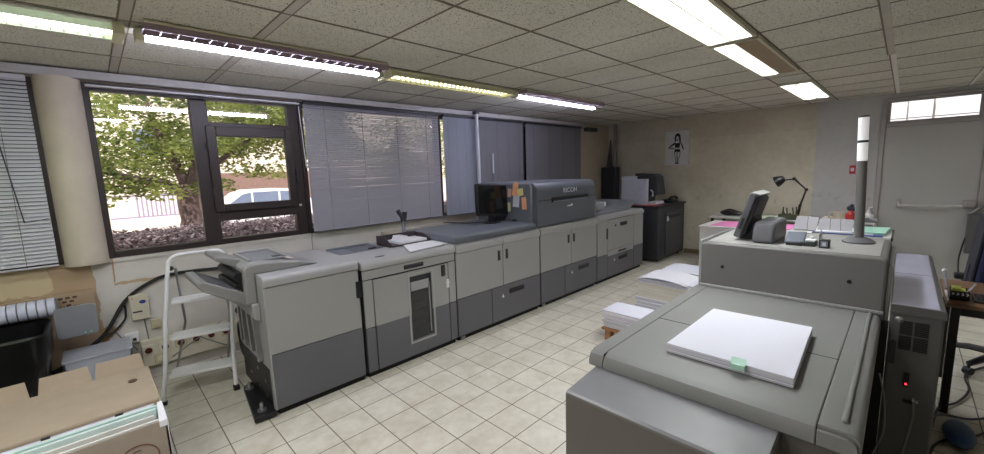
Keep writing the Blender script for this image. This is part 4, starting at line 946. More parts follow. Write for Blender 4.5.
build('upper_arm', MB().tube([(7.4, .985, 1.235), (7.4, 1.14, 1.39)], .011, 8).tube([(7.4, 1.0, 1.245), (7.4, 1.13, 1.405)], .005, 6).tube([(7.4, 1.14, 1.39), (7.4, 1.24, 1.375)], .01, 8), M['lampblack'], dl)
build('joint', MB().sphere((7.4, .985, 1.235), .024).sphere((7.4, 1.14, 1.392), .026), M['lampblack'], dl)
build('shade', MB().lathe([(.028, .12), (.05, .10), (.075, .04), (.085, 0), (.08, -.004)], (0, 0, 0), 20).xf(Matrix.Translation((7.4, 1.36, 1.345)) @ Matrix.Rotation(math.radians(62), 4, 'X')), M['lampblack'], dl)
pt = thing('pen_tray', (7.24, 1.15, .80), 'dark clutter of pens standing in a low pot under the desk lamp', 'pens')
build('pot', MB().box(7.18, 7.30, 1.04, 1.27, .801, .88), M['plant'], pt, bevel=.006)
pn = MB()
for k in range(10):
    y = 1.05 + .02 * k; pn.tube([(7.25, y, .84), (7.23, y + random.uniform(-.02, .02), .89 + random.uniform(0, .11))], .009, 6)
build('pens', pn, M['plant'], pt)
single('open_pad', MB().box(7.2, 7.75, 1.38, 1.78, .801, .812), mat('pale_green_paper', (206, 214, 190), .7), 'pale green paper pad on the work table left of lamp', 'paper')
bg = thing('black_bag', (7.5, 1.95, .80), 'black bag lying at the left end of the work table', 'bag')
build('bag_body', MB().sphere((7.4, 1.99, .85), .1, 14, 0, (1.0, 1.2, .48)).sphere((7.4, 1.88, .845), .08, 12, 0, (1, 1.4, .5)), M['bag'], bg)
build('strap', MB().tube(smooth_path([(7.36, 2.08, .86), (7.34, 1.95, .91), (7.36, 1.8, .86)]), .012, 6), M['black'], bg)

sh = thing('side_shelf', (7.5, .5, 0), 'small white shelf unit by the door carrying mug and bottles', 'shelf')
build('top', MB().box(7.2, 7.8, .22, .80, .79, .815), M['deskwhite'], sh, bevel=.004)
build('side', MB().box(7.2, 7.8, .22, .24, 0, .79).box(7.2, 7.8, .78, .80, 0, .79), M['deskwhite'], sh)
mg = thing('coffee_mug', (7.35, .63, .815), 'cream mug on the small shelf left of the red bottle', 'mug')
build('cup', MB().lathe([(.05, 0), (.062, .01), (.064, .115), (.056, .115), (.055, .02)], (7.35, .60, .816), 20), M['mug'], mg)
build('handle', MB().tube(smooth_path([(7.35, .66, .92), (7.35, .70, .91), (7.35, .70, .85), (7.35, .66, .84)]), .009, 6), M['mug'], mg)
rb = thing('red_bottle', (7.35, .47, .815), 'red bottle with a dark spray head between mug and light tower', 'bottle')
build('bottle', MB().lathe([(.052, 0), (.055, .01), (.055, .09), (.025, .125), (.022, .14)], (7.35, .475, .816), 16), M['red'], rb)
build('spray_head', MB().sphere((7.35, .49, .985), .035).sphere((7.35, .45, .975), .028).sphere((7.35, .47, 1.02), .025), mat('navy_plastic', (34, 34, 56), .4), rb)
wb = thing('white_bottle', (7.35, .3, .815), 'white squeeze bottle right of the light tower on the shelf', 'bottle')
build('bottle', MB().lathe([(.046, 0), (.05, .01), (.05, .09), (.024, .12), (.02, .15)], (7.35, .295, .816), 16), M['white'], wb)
build('nozzle', MB().tube([(7.35, .295, .96), (7.35, .295, 1.0), (7.35, .26, 1.01)], .011, 8), M['white'], wb)
single('tape_dispenser', MB().prism([(.20, .816), (.34, .816), (.33, .85), (.27, .86), (.22, .84)], 7.21, 7.29, 'x').tube([(7.2, .3, .845), (7.3, .3, .845)], .03, 14), M['boxgrey'], 'small grey tape dispenser in front of the white bottle', 'tape dispenser', bevel=.004)
single('red_paper', MB().box(7.21, 7.5, .66, .78, .816, .824), M['red'], 'red slip of paper at left edge of the small shelf', 'paper')

al = thing('alarm_button', (BX, .53, 1.5), 'small red alarm button on the grey wall behind the signal tower', 'alarm')
build('case', MB().box(BX - .045, BX, .50, .565, 1.44, 1.56), M['red'], al, bevel=.008)
build('push_plate', MB().box(BX - .048, BX - .044, .513, .552, 1.475, 1.525), M['wnote'], al, bevel=.001)
# electrical box by the door
eb = thing('electrical_box', (BX - .06, -.66, .4), 'dark grey box on the wall right of the door, under the push bar', 'wall box')
build('case', MB().box(BX - .14, BX - .02, -.80, -.605, .42, .92), mat('dark_box_grey', (88, 88, 88), .5), eb, bevel=.008)
build('closer_arm', MB().tube([(BX - .1, -.62, .92), (BX - .12, -.72, 1.03), (BX - .1, -.9, 1.06)], .018, 8), mat('closer_grey', (120, 118, 116), .4), eb)
build('lead', MB().tube(smooth_path([(BX - .1, -.605, .62), (BX - .1, -.585, .5), (BX - .1, -.57, .3), (BX - .09, -.6, .1), (BX - .08, -.7, .0)]), .008, 6), M['char'], eb)

# ------------------------------------------------------------------ right-hand desk and chair
rd = thing('wooden_desk', (4.0, -1.0, 0), 'wood-topped desk with black legs to the right of the controller tower', 'desk')
build('desktop', MB().box(3.72, 4.45, -1.7, -.245, .715, .742), M['wood'], rd, bevel=.004)
for x, y in ((3.78, -.29), (4.40, -.29), (3.78, -1.65), (4.40, -1.65)): build('leg', MB().box(x - .025, x + .025, y - .02, y + .02, 0, .715), M['black'], rd, bevel=.004)
build('rail', MB().box(3.76, 3.80, -1.65, -.29, .66, .715).box(4.38, 4.42, -1.65, -.29, .66, .715), M['black'], rd)
ah = thing('pen_holder', (3.87, -.30, .742), 'black and white chevron desk caddy with yellow notes on the wooden desk', 'pen holder')
build('caddy', MB().box(3.82, 3.94, -.345, -.262, .743, .755).box(3.82, 3.826, -.345, -.262, .743, .80).box(3.934, 3.94, -.345, -.262, .743, .80).box(3.82, 3.94, -.345, -.339, .743, .80).box(3.82, 3.94, -.268, -.262, .743, .80), M['black'], ah, bevel=.002)
ch = MB()
for k in range(4):
    y = -.268 - .02 * k
    ch.prism([(y, .79), (y - .008, .79), (y - .014, .782), (y - .008, .774), (y, .774), (y - .006, .782)], 3.8175, 3.8205, 'x')
build('chevrons', ch, M['wnote'], ah, smooth=False)
build('yellow_notes', MB().box(3.83, 3.92, -.31, -.27, .76, .815).box(3.84, 3.9, -.33, -.31, .76, .808), mat('lime_yellow', (196, 206, 92), .6), ah, bevel=.004)
build('pen', MB().tube([(3.88, -.325, .76), (3.87, -.365, .845)], .005, 8).sphere((3.87, -.365, .845), .007), M['wnote'], ah)
ck = thing('computer_keyboard', (3.9, -.45, .742), 'black keyboard on the wooden desk at the right edge', 'keyboard')
build('deck', MB().box(3.80, 3.98, -.72, -.36, .743, .762), M['char'], ck, bevel=.004)
ky = MB()
for i in range(4):
    for j in range(12): ky.box(3.812 + .04 * i, 3.845 + .04 * i, -.395 - .026 * j, -.373 - .026 * j, .762, .768)
build('keys', ky, M['black'], ck)
pw = thing('white_stick', (4.2, -.25, .742), 'small white-headed brush leaning at the desk back corner', 'brush')
build('handle', MB().tube([(4.12, -.262, .745), (4.25, -.252, .83)], .006, 8), M['boxgrey'], pw)
build('head', MB().sphere((4.26, -.254, .84), .016), M['white'], pw)
pw.name = 'cleaning_brush'; WL['cleaning_brush'] = WL['white_stick']
single('white_papers', MB().prism([(3.76, -.255), (3.80, -.258), (4.05, -.262), (4.05, -.25), (3.76, -.248)], .7425, .746, 'z'), M['paper'], 'white paper strip at the left edge of the wooden desk', 'paper')

oc = thing('office_chair', (4.95, -.72, 0), 'navy office chair with black arms and castors behind the wooden desk', 'chair')
cx, cyy = 4.84, -.66
build('seat', MB().rbox(cx - .24, cx + .24, cyy - .25, cyy + .25, .46, .54, .06, 'z', 5), M['chairblue'], oc, bevel=.025, seg=3)
bkM = Matrix.Translation((cx, cyy + .21, .60)) @ Matrix.Rotation(math.radians(5), 4, 'X')
build('backrest', MB().rbox(-.235, .235, -.03, .03, .0, .62, .07, 'y', 5).xf(bkM), M['chairblue'], oc, bevel=.02, seg=3)
build('back_frame', MB().rbox(-.215, .215, .03, .05, .04, .58, .07, 'y', 5).box(-.03, .03, .03, .06, -.14, .2).xf(bkM), mat('dark_navy_shell', (24, 26, 46), .5), oc, bevel=.008)
for s in (-1, 1):
    x = cx + s * .29
    ar = build('armrest', MB().tube(smooth_path([(cx + s * .22, cyy, .47), (x, cyy, .5), (x, cyy + .03, .58), (x, cyy + .06, .625)]), .02, 8), M['black'], oc)
    build('arm_pad', MB().rbox(x - .045, x + .045, cyy - .16, cyy + .30, .62, .67, .02, 'y', 4), M['black'], ar, bevel=.01)
build('gas_lift', MB().tube([(cx, cyy, .1), (cx, cyy, .46)], .028, 12).lathe([(.05, .06), (.05, .13)], (cx, cyy, 0), 16), M['black'], oc)
for k in range(5):
    a = math.radians(142 + 72 * k); ex, ey = cx + .34 * math.cos(a), cyy + .34 * math.sin(a)
    lg = build('base_leg', MB().tube([(cx, cyy, .12), (cx + .2 * math.cos(a), cyy + .2 * math.sin(a), .115), (ex, ey, .085)], [.03, .026, .02], 8), M['black'], oc)
    build('castor', MB().lathe([(.028, -.022), (.028, .022)], (0, 0, 0), 14).xf(Matrix.Translation((ex, ey, .029)) @ Matrix.Rotation(a + PI / 2, 4, 'Z') @ Matrix.Rotation(PI / 2, 4, 'Y')).tube([(ex, ey, .04), (ex, ey, .09)], .01, 6), M['black'], lg)
rmn = thing('computer_monitor', (4.22, -.62, .742), 'large black monitor at the right edge on the wooden desk', 'monitor')
mmx = Matrix.Translation((4.2, -.74, .742)) @ Matrix.Rotation(math.radians(-97), 4, 'Z')
build('casing', MB().rbox(-.28, .28, -.02, .025, .08, .45, .015, 'y', 3).xf(mmx), M['black'], rmn, bevel=.006)
build('screen', MB().box(-.265, .265, -.024, -.019, .1, .435).xf(mmx), M['screen'], rmn)
build('stand', MB().box(-.03, .03, .02, .05, .01, .25).lathe([(.12, .001), (.12, .012), (.04, .02)], (0, .03, 0), 24).xf(mmx), M['black'], rmn, bevel=.003)

single('blue_bag', MB().sphere((3.42, -.335, .045), .085, 16, 0, (1.9, .8, .5)), M['bluebag'], 'dark blue plastic bundle on the floor beside the controller tower', 'bag')
for i, (pts, lab) in enumerate((
    ([(3.0, -.20, .01), (3.3, -.25, .012), (3.6, -.45, .012), (4.0, -.55, .012), (4.4, -.8, .012)], 'black cable on the floor nearest the blue bundle'),
    ([(3.1, -.19, .012), (3.35, -.22, .05), (3.75, -.27, .03), (3.95, -.36, .012), (4.2, -.43, .02), (4.6, -.46, .012), (5.2, -.8, .012)], 'black cable running from the controller tower towards the chair castors'),
    ([(2.9, -.2, .012), (3.05, -.32, .012), (3.25, -.42, .012), (3.3, -.6, .012), (3.1, -.9, .012)], 'black cable curling across the floor in front of the desk'),
    ([(3.3, -.2, .15), (3.55, -.28, .08), (3.7, -.40, .03), (3.9, -.5, .012), (4.3, -.52, .012)], 'black cable sagging from the tower over the blue bundle'))):
    single('black_cable', MB().tube(smooth_path(pts), .007, 6), M['cable'], lab, 'cable')

# ------------------------------------------------------------------ paper stacks on the floor
def sheets(mb, x0, x1, y0, y1, z0, z1, n, j=.012, lift=0.0):
    for k in range(n):
        a, b = z0 + (z1 - z0) * k / n, z0 + (z1 - z0) * (k + 1) / n - .001
        dx, dy = random.uniform(-j, j), random.uniform(-j, j)
        mb.box(x0 + dx, x1 + dx, y0 + dy, y1 + dy, a, b)
    return mb
s1 = thing('paper_stack', (3.5, 1.76, 0), 'low stack of white paper on a small pallet, nearest the printer cover', 'paper stack', 'paper stacks on the floor')
build('sheets', sheets(MB(), 3.36, 3.66, 1.50, 1.94, .13, .30, 7), M['paper_edge'], s1, smooth=False)
build('pallet', MB().box(3.35, 3.67, 1.49, 1.95, .105, .125).box(3.36, 3.42, 1.5, 1.55, 0, .105).box(3.36, 3.42, 1.86, 1.92, 0, .105).box(3.6, 3.66, 1.5, 1.55, 0, .105).box(3.6, 3.66, 1.86, 1.92, 0, .105), M['pallet'], s1)
s2 = thing('paper_stack', (4.35, 1.7, 0), 'tall middle paper stack with a curled top sheet and cream band', 'paper stack', 'paper stacks on the floor')
build('sheets', sheets(MB(), 4.12, 4.50, 1.42, 1.98, .04, .235, 5, .015), M['paper_edge'], s2, smooth=False)
build('cream_ream', sheets(MB(), 4.14, 4.50, 1.43, 1.97, .235, .40, 3, .006), M['paper_cream'], s2, smooth=False)
build('upper_sheets', sheets(MB(), 4.13, 4.50, 1.40, 1.96, .40, .45, 3, .012), M['paper_edge'], s2, smooth=False)
cu_ = MB(); N = 8
for i in range(N + 1):
    t = i / N; y = 1.95 - .60 * t; zz = .455 + .03 * math.sin(t * PI) - .04 * t * t
    cu_.v += [Vector((4.10, y, zz)), Vector((4.50, y - .02, zz + .01))]
for i in range(N): cu_.f.append((2 * i, 2 * i + 1, 2 * i + 3, 2 * i + 2)); cu_.m.append(0)
build('top_sheet', cu_, M['paper'], s2)
build('pallet', MB().box(4.12, 4.5, 1.42, 1.98, 0, .04), M['pallet'], s2)
s3 = thing('paper_stack', (5.1, 1.75, 0), 'rearmost paper stack half hidden behind the tall one', 'paper stack', 'paper stacks on the floor')
build('sheets', sheets(MB(), 4.80, 5.25, 1.42, 2.0, .04, .40, 8, .014), M['paper_edge'], s3, smooth=False)
build('pallet', MB().box(4.8, 5.25, 1.42, 2.0, 0, .04), M['pallet'], s3)

# ------------------------------------------------------------------ stepladder
ld = thing('step_ladder', (.45, 3.85, 0), 'white folding stepladder with three steps beside the finisher', 'stepladder')
lt0, rt0 = Vector((.200, 3.765, 0)), Vector((.632, 3.60, 0))
path = [(.2, 3.765, .02), (.21, 3.77, .12), (.235, 3.80, .25), (.29, 3.88, .65), (.35, 3.955, 1.0)]
build('frame', MB().tube(smooth_path(path + [(.362, 3.965, 1.045), (.40, 3.965, 1.075), (.46, 3.965, 1.085), (.66, 3.93, 1.085), (.70, 3.925, 1.07), (.735, 3.92, 1.02), (.745, 3.915, .95), (.735, 3.88, .80), (.665, 3.72, .3), (.64, 3.63, .06), (.636, 3.61, .02)], 5), .0145, 10), M['white'], ld)
def lad(z): 
    t = z / 1.0
    return Vector((.2 + .15 * t, 3.765 + .19 * t, z)), Vector((.632 + .115 * t, 3.60 + .33 * t * .97, z))
for z in (.20, .47, .735):
    a, b = lad(z); u = (b - a).normalized(); w = Vector((-u.y, u.x, 0)); a = a + u * .025; b = b - u * .02
    if w.y < 0: w = -w
    q = [a - w * .01, b - w * .01, b + w * .15, a + w * .15]
    build('step', MB().add([(p.x, p.y, z) for p in q] + [(p.x, p.y, z - .022) for p in q], [(0, 1, 2, 3), (7, 6, 5, 4), (0, 4, 5, 1), (1, 5, 6, 2), (2, 6, 7, 3), (3, 7, 4, 0)]), M['white'], ld, bevel=.004)
build('rear_leg', MB().tube([(.40, 4.0, .98), (.43, 4.12, .5), (.33, 4.27, .01)], .009, 8), M['steel'], ld)
build('rear_leg', MB().tube([(.70, 3.93, .98), (.74, 4.1, .5), (.70, 4.2, .01)], .009, 8), M['steel'], ld)
build('brace', MB().tube([(.30, 3.92, .30), (.68, 4.15, .42)], .005, 6).tube([(.66, 3.78, .30), (.40, 4.15, .42)], .005, 6), M['steel'], ld)
build('rubber_foot', MB().tube([(.2, 3.765, 0), (.203, 3.768, .03)], .018, 10), M['black'], ld)
build('rubber_foot', MB().box(.615, .655, 3.585, 3.63, 0, .04), M['black'], ld, bevel=.004)
build('hinge', MB().sphere((.37, 3.965, .985), .018), M['black'], ld)

# ------------------------------------------------------------------ left corner clutter
wb_ = thing('waste_bin', (-.62, 4.08, 0), 'black waste bin with black liner at the left edge', 'bin')
def rrect(hx, hy, r, n=6):
    P_ = []
    for k, (sx_, sy_) in enumerate(((1, 1), (-1, 1), (-1, -1), (1, -1))):
        for i in range(n + 1):
            t = k * PI / 2 + PI / 2 * i / n; P_.append((sx_ * (hx - r) + r * math.cos(t), sy_ * (hy - r) + r * math.sin(t)))
    return P_
def loft(rings, caps=(True, False)):
    mb = MB(); n = len(rings[0])
    for r_ in rings: mb.v += [Vector(p) for p in r_]
    for i in range(len(rings) - 1):
        for k in range(n): mb.f.append((i * n + k, i * n + (k + 1) % n, (i + 1) * n + (k + 1) % n, (i + 1) * n + k)); mb.m.append(0)
    if caps[0]: mb.f.append(tuple(range(n))[::-1]); mb.m.append(0)
    if caps[1]: mb.f.append(tuple(len(mb.v) - n + k for k in range(n))); mb.m.append(0)
    return mb
bx0, by0 = -.62, 4.07
def ring(hx, hy, z, r=.10, j=0): return [(bx0 + x + random.uniform(-j, j), by0 + y + random.uniform(-j, j), z + random.uniform(-j, j) * .6) for x, y in rrect(hx, hy, r)]
build('bin_body', loft([ring(.23, .17, .0), ring(.27, .22, .55)]), M['black'], wb_)
build('liner', loft([ring(.262, .212, .34, .1, .006), ring(.278, .226, .42, .1, .008), ring(.295, .243, .50, .1, .006), ring(.30, .25, .60, .1, .006), ring(.308, .258, .69, .1, .003), ring(.300, .250, .703, .1, .002), ring(.285, .235, .69, .1, .003), ring(.26, .21, .45, .1, .01), ring(.24, .19, .15, .1, .01)], (False, True)), M['bag'], wb_)
cb = thing('cardboard_box', (-.5, 4.38, 0), 'flat brown carton with printed dots standing against wall behind the bin', 'carton')
build('carton', MB().box(-1.3, -.082, 4.385, 4.442, 0, .845), M['card'], cb, bevel=.004)
dots = MB()
for j, row in enumerate(((0, 1, 2), (.5, 1.5), (1,))):
    for k in row: dots.obox((-.262 + .038 * k, 4.3835, .808 - .028 * j), (.012, 0, 0), (0, .001, 0), (0, 0, .008))
dots.box(-.395, -.30, 4.3835, 4.3845, .715, .80, 1).box(-.30, -.297, 4.383, 4.3845, .715, .805, 0)
dots.box(-.9, -.52, 4.3835, 4.3845, .815, .82, 0).box(-.525, -.51, 4.3835, 4.3845, .745, .815, 0)
for k in range(6): dots.box(-.85 + .055 * k, -.82 + .055 * k, 4.3835, 4.3845, .77 + .006 * k, .782 + .006 * k, 0)
build('printed_marks', dots, [M['card_dk'], mat('carton_brown_panel', (158, 124, 92), .8)], cb, smooth=False)
text('printed_word', 'NAVY', .04, M['card_dk'], cb, (-.22, 4.3835, .732), (PI / 2, 0, 0), .0005)
rt_ = thing('ribbed_tube', (-.6, 4.3, .7), 'white ribbed tube with a grey end plate lying above the bin', 'tube')
tb_ = MB()
prf = []
for k in range(22):
    x = -1.3 + k * .0465; tb_.tube([(x, 4.305, .777), (x + .038, 4.305, .777)], .066, 18); tb_.tube([(x + .038, 4.305, .777), (x + .0465, 4.305, .777)], .056, 18, 1)
build('tube', tb_, [M['duct'], M['boxgrey']], rt_)
build('end_plate', MB().rbox(-.30, -.078, 4.20, 4.22, .545, .775, .03, 'y', 4), M['boxgrey'], rt_, bevel=.003)
build('clip', MB().sphere((-.155, 4.199, .565), .006).sphere((-.125, 4.199, .565), .006), mat('mint_clip', (150, 216, 190), .4), rt_)
lc = thing('plastic_crate', (-.14, 4.24, 0), 'pale grey plastic crate on the floor behind the open carton', 'crate')
build('shell', MB().box(-.29, .08, 4.06, 4.35, 0, .015).box(-.29, -.275, 4.06, 4.35, 0, .40).box(.065, .08, 4.06, 4.35, 0, .40).box(-.29, .08, 4.06, 4.075, 0, .40).box(-.29, .08, 4.335, 4.35, 0, .40), M['crate'], lc, bevel=.003)
build('lid', MB().box(-.295, .085, 4.055, 4.355, .40, .415), M['crate'], lc, bevel=.004)

fb_ = thing('open_carton', (-.3, 2.6, 0), 'open cardboard carton full of folders in the near left corner', 'carton')
X0, X1, Y0, Y1, ZB = -.85, .130, 2.455, 2.735, .50
build('carton', MB().box(X0, X1, Y0, Y1, 0, .01, 0).box(X0, X1, Y1 - .008, Y1, 0, ZB, 0).box(X0, X0 + .008, Y0, Y1, 0, ZB, 0).box(X1 - .008, X1, Y0, Y1, 0, ZB, 0).box(X0, X1, Y0, Y0 + .008, 0, ZB, 1), [M['card_in'], M['card_grey']], fb_, smooth=False)
build('edge_tape', MB().prism([(X1 - .03, Y0 - .002), (X1 + .004, Y0 - .002), (X1 + .004, Y1 - .05), (X1 - .018, Y1 - .05)], ZB - .03, ZB + .004, 'z').box(X1 - .004, X1 + .003, Y0, Y1 - .06, .25, ZB), M['paper'], fb_, bevel=.003)
# wide flap folded back, with three tabs
fl = build('flap', MB().prism([(X0, Y1), (X1, Y1), (X1 - .005, Y1 + .55), (X0, Y1 + .55)], ZB - .004, ZB + .003, 'z'), M['card_in'], fb_, smooth=False)
for a, b in ((-.85, -.375), (-.345, -.128), (-.118, .108)):
    build('tab', MB().add([(a, Y1 + .548, ZB), (b, Y1 + .548, ZB), (b - .012, Y1 + .585, ZB + .085), (a + .012, Y1 + .585, ZB + .085), (a, Y1 + .553, ZB), (b, Y1 + .553, ZB), (b - .012, Y1 + .59, ZB + .085), (a + .012, Y1 + .59, ZB + .085)],
          [(0, 1, 2, 3), (7, 6, 5, 4), (0, 4, 5, 1), (1, 5, 6, 2), (2, 6, 7, 3), (3, 7, 4, 0)]), M['card_in'], fl, smooth=False)
build('hand_hole', MB().lathe([(.024, 0), (.024, .0012)], (.04, Y1 + .36, ZB + .003), 18, sx=.9, sy=1.2), M['card_dk'], fl)
lg_ = MB()
for k in range(24):
    a0, a1 = 2 * PI * k / 24, 2 * PI * (k + 1) / 24
    lg_.tube([(.01 + .075 * math.cos(a0), Y0 - .001, .345 + .075 * math.sin(a0)), (.01 + .075 * math.cos(a1), Y0 - .001, .345 + .075 * math.sin(a1))], .0028, 5)
for r_ in (.05,):
    for k in range(5, 20):
        a0, a1 = 2 * PI * k / 24, 2 * PI * (k + 1) / 24
        lg_.tube([(.01 + r_ * math.cos(a0), Y0 - .001, .345 + r_ * math.sin(a0)), (.01 + r_ * math.cos(a1), Y0 - .001, .345 + r_ * math.sin(a1))], .0024, 5)
build('printed_emblem', lg_, mat('brown_ink', (104, 60, 52), .8), fb_)
fold_specs = [(.70, .475, 'white', 'tan backed folder standing at the rear of the open carton'), (.672, .50, 'lilac', 'pale lilac folder with clip marks in the open carton'), (.646, .505, 'white', 'white folder in the middle of the open carton'), (.618, .512, 'mint', 'wide mint green folder in the open carton'), (.590, .508, 'mint2', 'pale mint folder near the front of the open carton'), (.552, .492, 'white', 'plain white folder behind the carton front'), (.505, .486, 'white', 'frontmost white folder in the open carton')]
fm = {'white': mat('folder_white', (214, 212, 206), .6), 'lilac': mat('folder_lilac', (192, 196, 216), .6), 'mint': mat('folder_mint', (186, 214, 208), .5), 'mint2': mat('folder_pale_mint', (206, 222, 218), .5)}
for i, (yo, zt_, c, lab) in enumerate(fold_specs):
    y = 2.0 + yo + .01
    fo = thing('document_folder', (-.4, y, .012), lab, 'folder', 'folders in the open carton')
    xr = X1 - .02 - .01 * (i % 3)
    build('cover', MB().prism([(y - .010, .012), (y + .010, .012), (y + .012, zt_), (y - .002, zt_)], X0 + .02, xr, 'x'), fm[c], fo, bevel=.003)
    if c == 'lilac': build('clip', MB().box(-.05, -.02, y - .002, y + .012, zt_ - .01, zt_ + .006).box(-.3, -.27, y - .002, y + .012, zt_ - .01, zt_ + .006), M['ink'], fo)

# ------------------------------------------------------------------ outside
GZ = -.25
struct('ground', MB().box(-40, 60, WY + .3, 60, GZ - .2, GZ), M['asphalt'], smooth=False)
hg = MB()
for k in range(17000):
    x = random.uniform(.06, 5.5); y = random.gauss(6.5, .25); zz = 1.05 + random.uniform(-.05, .06) - .25 * abs(y - 6.5); z = zz if random.random() < .6 else random.uniform(.4, zz)
    s_ = random.uniform(.012, .028); a, b = random.uniform(0, 2 * PI), random.uniform(-1, 1)
    u = Vector((math.cos(a), math.sin(a), b * .6)).normalized() * s_; w = Vector((-math.sin(a), math.cos(a) * .6, random.uniform(-.8, .8))).normalized() * s_ * .6
    p = Vector((x, y, z)); hg.quad(p - u, p + w, p + u, p - w)
hgo = thing('garden_hedge', (1, 6.6, GZ), 'low clipped hedge outside along the dark-framed window', 'hedge')
build('foliage', hg, M['hedge'], hgo, smooth=False)
build('core', MB().box(.05, 5.5, 6.3, 6.9, GZ, 1.03), mat('hedge_core', (84, 72, 76), .95, var=.3, scale=14), hgo)
tr0 = thing('street_tree', (1.25, 9, GZ), 'leafy tree with a thick grey trunk outside the window', 'tree')
tk_ = MB().tube(smooth_path([(1.28, 9, GZ), (1.26, 9, .4), (1.24, 9, .9), (1.22, 9, 1.3), (1.25, 9, 1.6)]), [.30] + [.21 - .002 * i for i in range(12)] + [.16] * 12, 14)
for br in ([(1.22, 9, 1.35), (.95, 8.9, 1.62), (.5, 8.8, 1.72), (.1, 8.6, 1.9), (-.3, 8.5, 2.05)], [(1.25, 9, 1.4), (1.5, 9.0, 1.8), (1.9, 9.1, 2.1), (2.4, 9, 2.5)], [(1.25, 9, 1.5), (1.1, 9, 2.0), (.9, 9, 2.6), (.8, 9, 3.2)], [(1.25, 9, 1.5), (1.4, 8.8, 2.1), (1.6, 8.6, 2.9)]):
    sp = smooth_path(br, 4); tk_.tube(sp, [.10 - .075 * i / (len(sp) - 1) for i in range(len(sp))], 8)
build('trunk', tk_, M['bark'], tr0)
lf = MB()
def clump(c, rx, ry, rz, n):
    for _ in range(n):
        while True:
            q = Vector((random.uniform(-1, 1), random.uniform(-1, 1), random.uniform(-1, 1)))
            if q.length < 1: break
        p = Vector((c[0] + q.x * rx, c[1] + q.y * ry, c[2] + q.z * rz))
        s_ = random.uniform(.028, .062); a = random.uniform(0, 2 * PI)
        u = Vector((math.cos(a), math.sin(a), random.uniform(-.7, .3))).normalized() * s_; w = u.cross(Vector((random.uniform(-1, 1), random.uniform(-1, 1), random.uniform(-.2, 1)))).normalized() * s_ * .45
        lf.quad(p - u, p + w, p + u, p - w)
for _ in range(105):
    x = random.uniform(-1.4, 4.3); c = (x, random.uniform(8.2, 10.4), random.uniform(1.7 if x < 1.5 else 2.12, 3.5))
    clump(c, random.uniform(.35, .6), .5, random.uniform(.22, .38), 290)
for c in ((.55, 8.7, 1.62), (.2, 8.6, 1.56), (.9, 8.6, 1.50), (1.6, 8.8, 1.55), (2.2, 9, 1.85), (2.7, 9, 1.8), (.0, 8.4, 1.45)): clump(c, .42, .3, .16, 190)
build('foliage', lf, M['leaf'], tr0, smooth=False)
bu = thing('added_dark_shrub', (-1.6, 6.2, GZ), 'tall dark shrub added behind the pale far left blind to darken its slat gaps', 'shrub')  # unseen shrub with solid core, added so the slat gaps turn dark
sb_ = MB()
for _ in range(2600):
    p = Vector((random.uniform(-3.4, -.2), random.gauss(5.95, .15), random.uniform(GZ, 3.4))); q = random.uniform(.03, .07); a = random.uniform(0, 2 * PI)
    u = Vector((math.cos(a), .3 * math.sin(a), random.uniform(-1, 1))).normalized() * q; w_ = u.cross(Vector((0, 1, random.uniform(-.5, .5)))).normalized() * q * .5
    sb_.quad(p - u, p + w_, p + u, p - w_)
build('foliage', sb_, mat('dark_shrub_leaf', (44, 52, 36), .7, var=.3, scale=8), bu, smooth=False)
build('dark_core', MB().rbox(-3.3, -.3, 6.05, 6.5, GZ, 3.3, .1, 'z', 4), mat('shrub_core', (26, 26, 22), .95), bu)
tr1 = thing('street_tree', (6.3, 10.2, GZ), 'second leafy tree outside, glimpsed through the wide grey blind', 'tree')
build('trunk', MB().tube(smooth_path([(6.3, 10.2, GZ), (6.28, 10.2, .8), (6.3, 10.2, 1.7), (6.4, 10.2, 3.0)]), [.24] * 7 + [.18] * 6 + [.10] * 6, 12), M['bark'], tr1)
lf = MB()
for _ in range(70):
    c = (random.uniform(5.7, 9.0), random.uniform(9.2, 11.2), random.uniform(1.7, 3.8))
    clump(c, random.uniform(.4, .7), .5, random.uniform(.25, .4), 110)
build('foliage', lf, M['leaf'], tr1, smooth=False)
# car
ca = thing('parked_car', (5.4, 18, GZ), 'white car parked across the street seen through the casement', 'car')
cx0, cy0, cz0 = 2.35, 17.2, GZ + .02
side = [(0, .35), (.05, .68), (.35, .82), (.95, .92), (1.55, 1.38), (1.9, 1.49), (3.1, 1.50), (3.75, 1.38), (4.15, 1.0), (4.3, .95), (4.34, .4), (4.2, .28), (.1, .28)]
build('body', MB().prism([(cx0 + a, cz0 + b) for a, b in side], cy0, cy0 + 1.7, 'y'), M['carpaint'], ca, bevel=.05, seg=3)
gl = MB()
for poly in ([(1.12, .97), (1.62, 1.34), (1.90, 1.40), (1.90, .98)], [(1.97, .98), (1.97, 1.40), (2.85, 1.41), (2.85, .99)], [(2.92, .99), (2.92, 1.41), (3.15, 1.40), (3.65, 1.30), (3.88, 1.02)]):
    gl.prism([(cx0 + a, cz0 + b) for a, b in poly], cy0 - .012, cy0 + .01, 'y')
build('side_windows', gl, M['carglass'], ca)
for wx in (.78, 3.5):
    build('wheel', MB().lathe([(.31, -.1), (.31, .1)], (0, 0, 0), 20).xf(Matrix.Translation((cx0 + wx, cy0 + .08, cz0 + .31)) @ Matrix.Rotation(PI / 2, 4, 'X')), M['tyre'], ca)
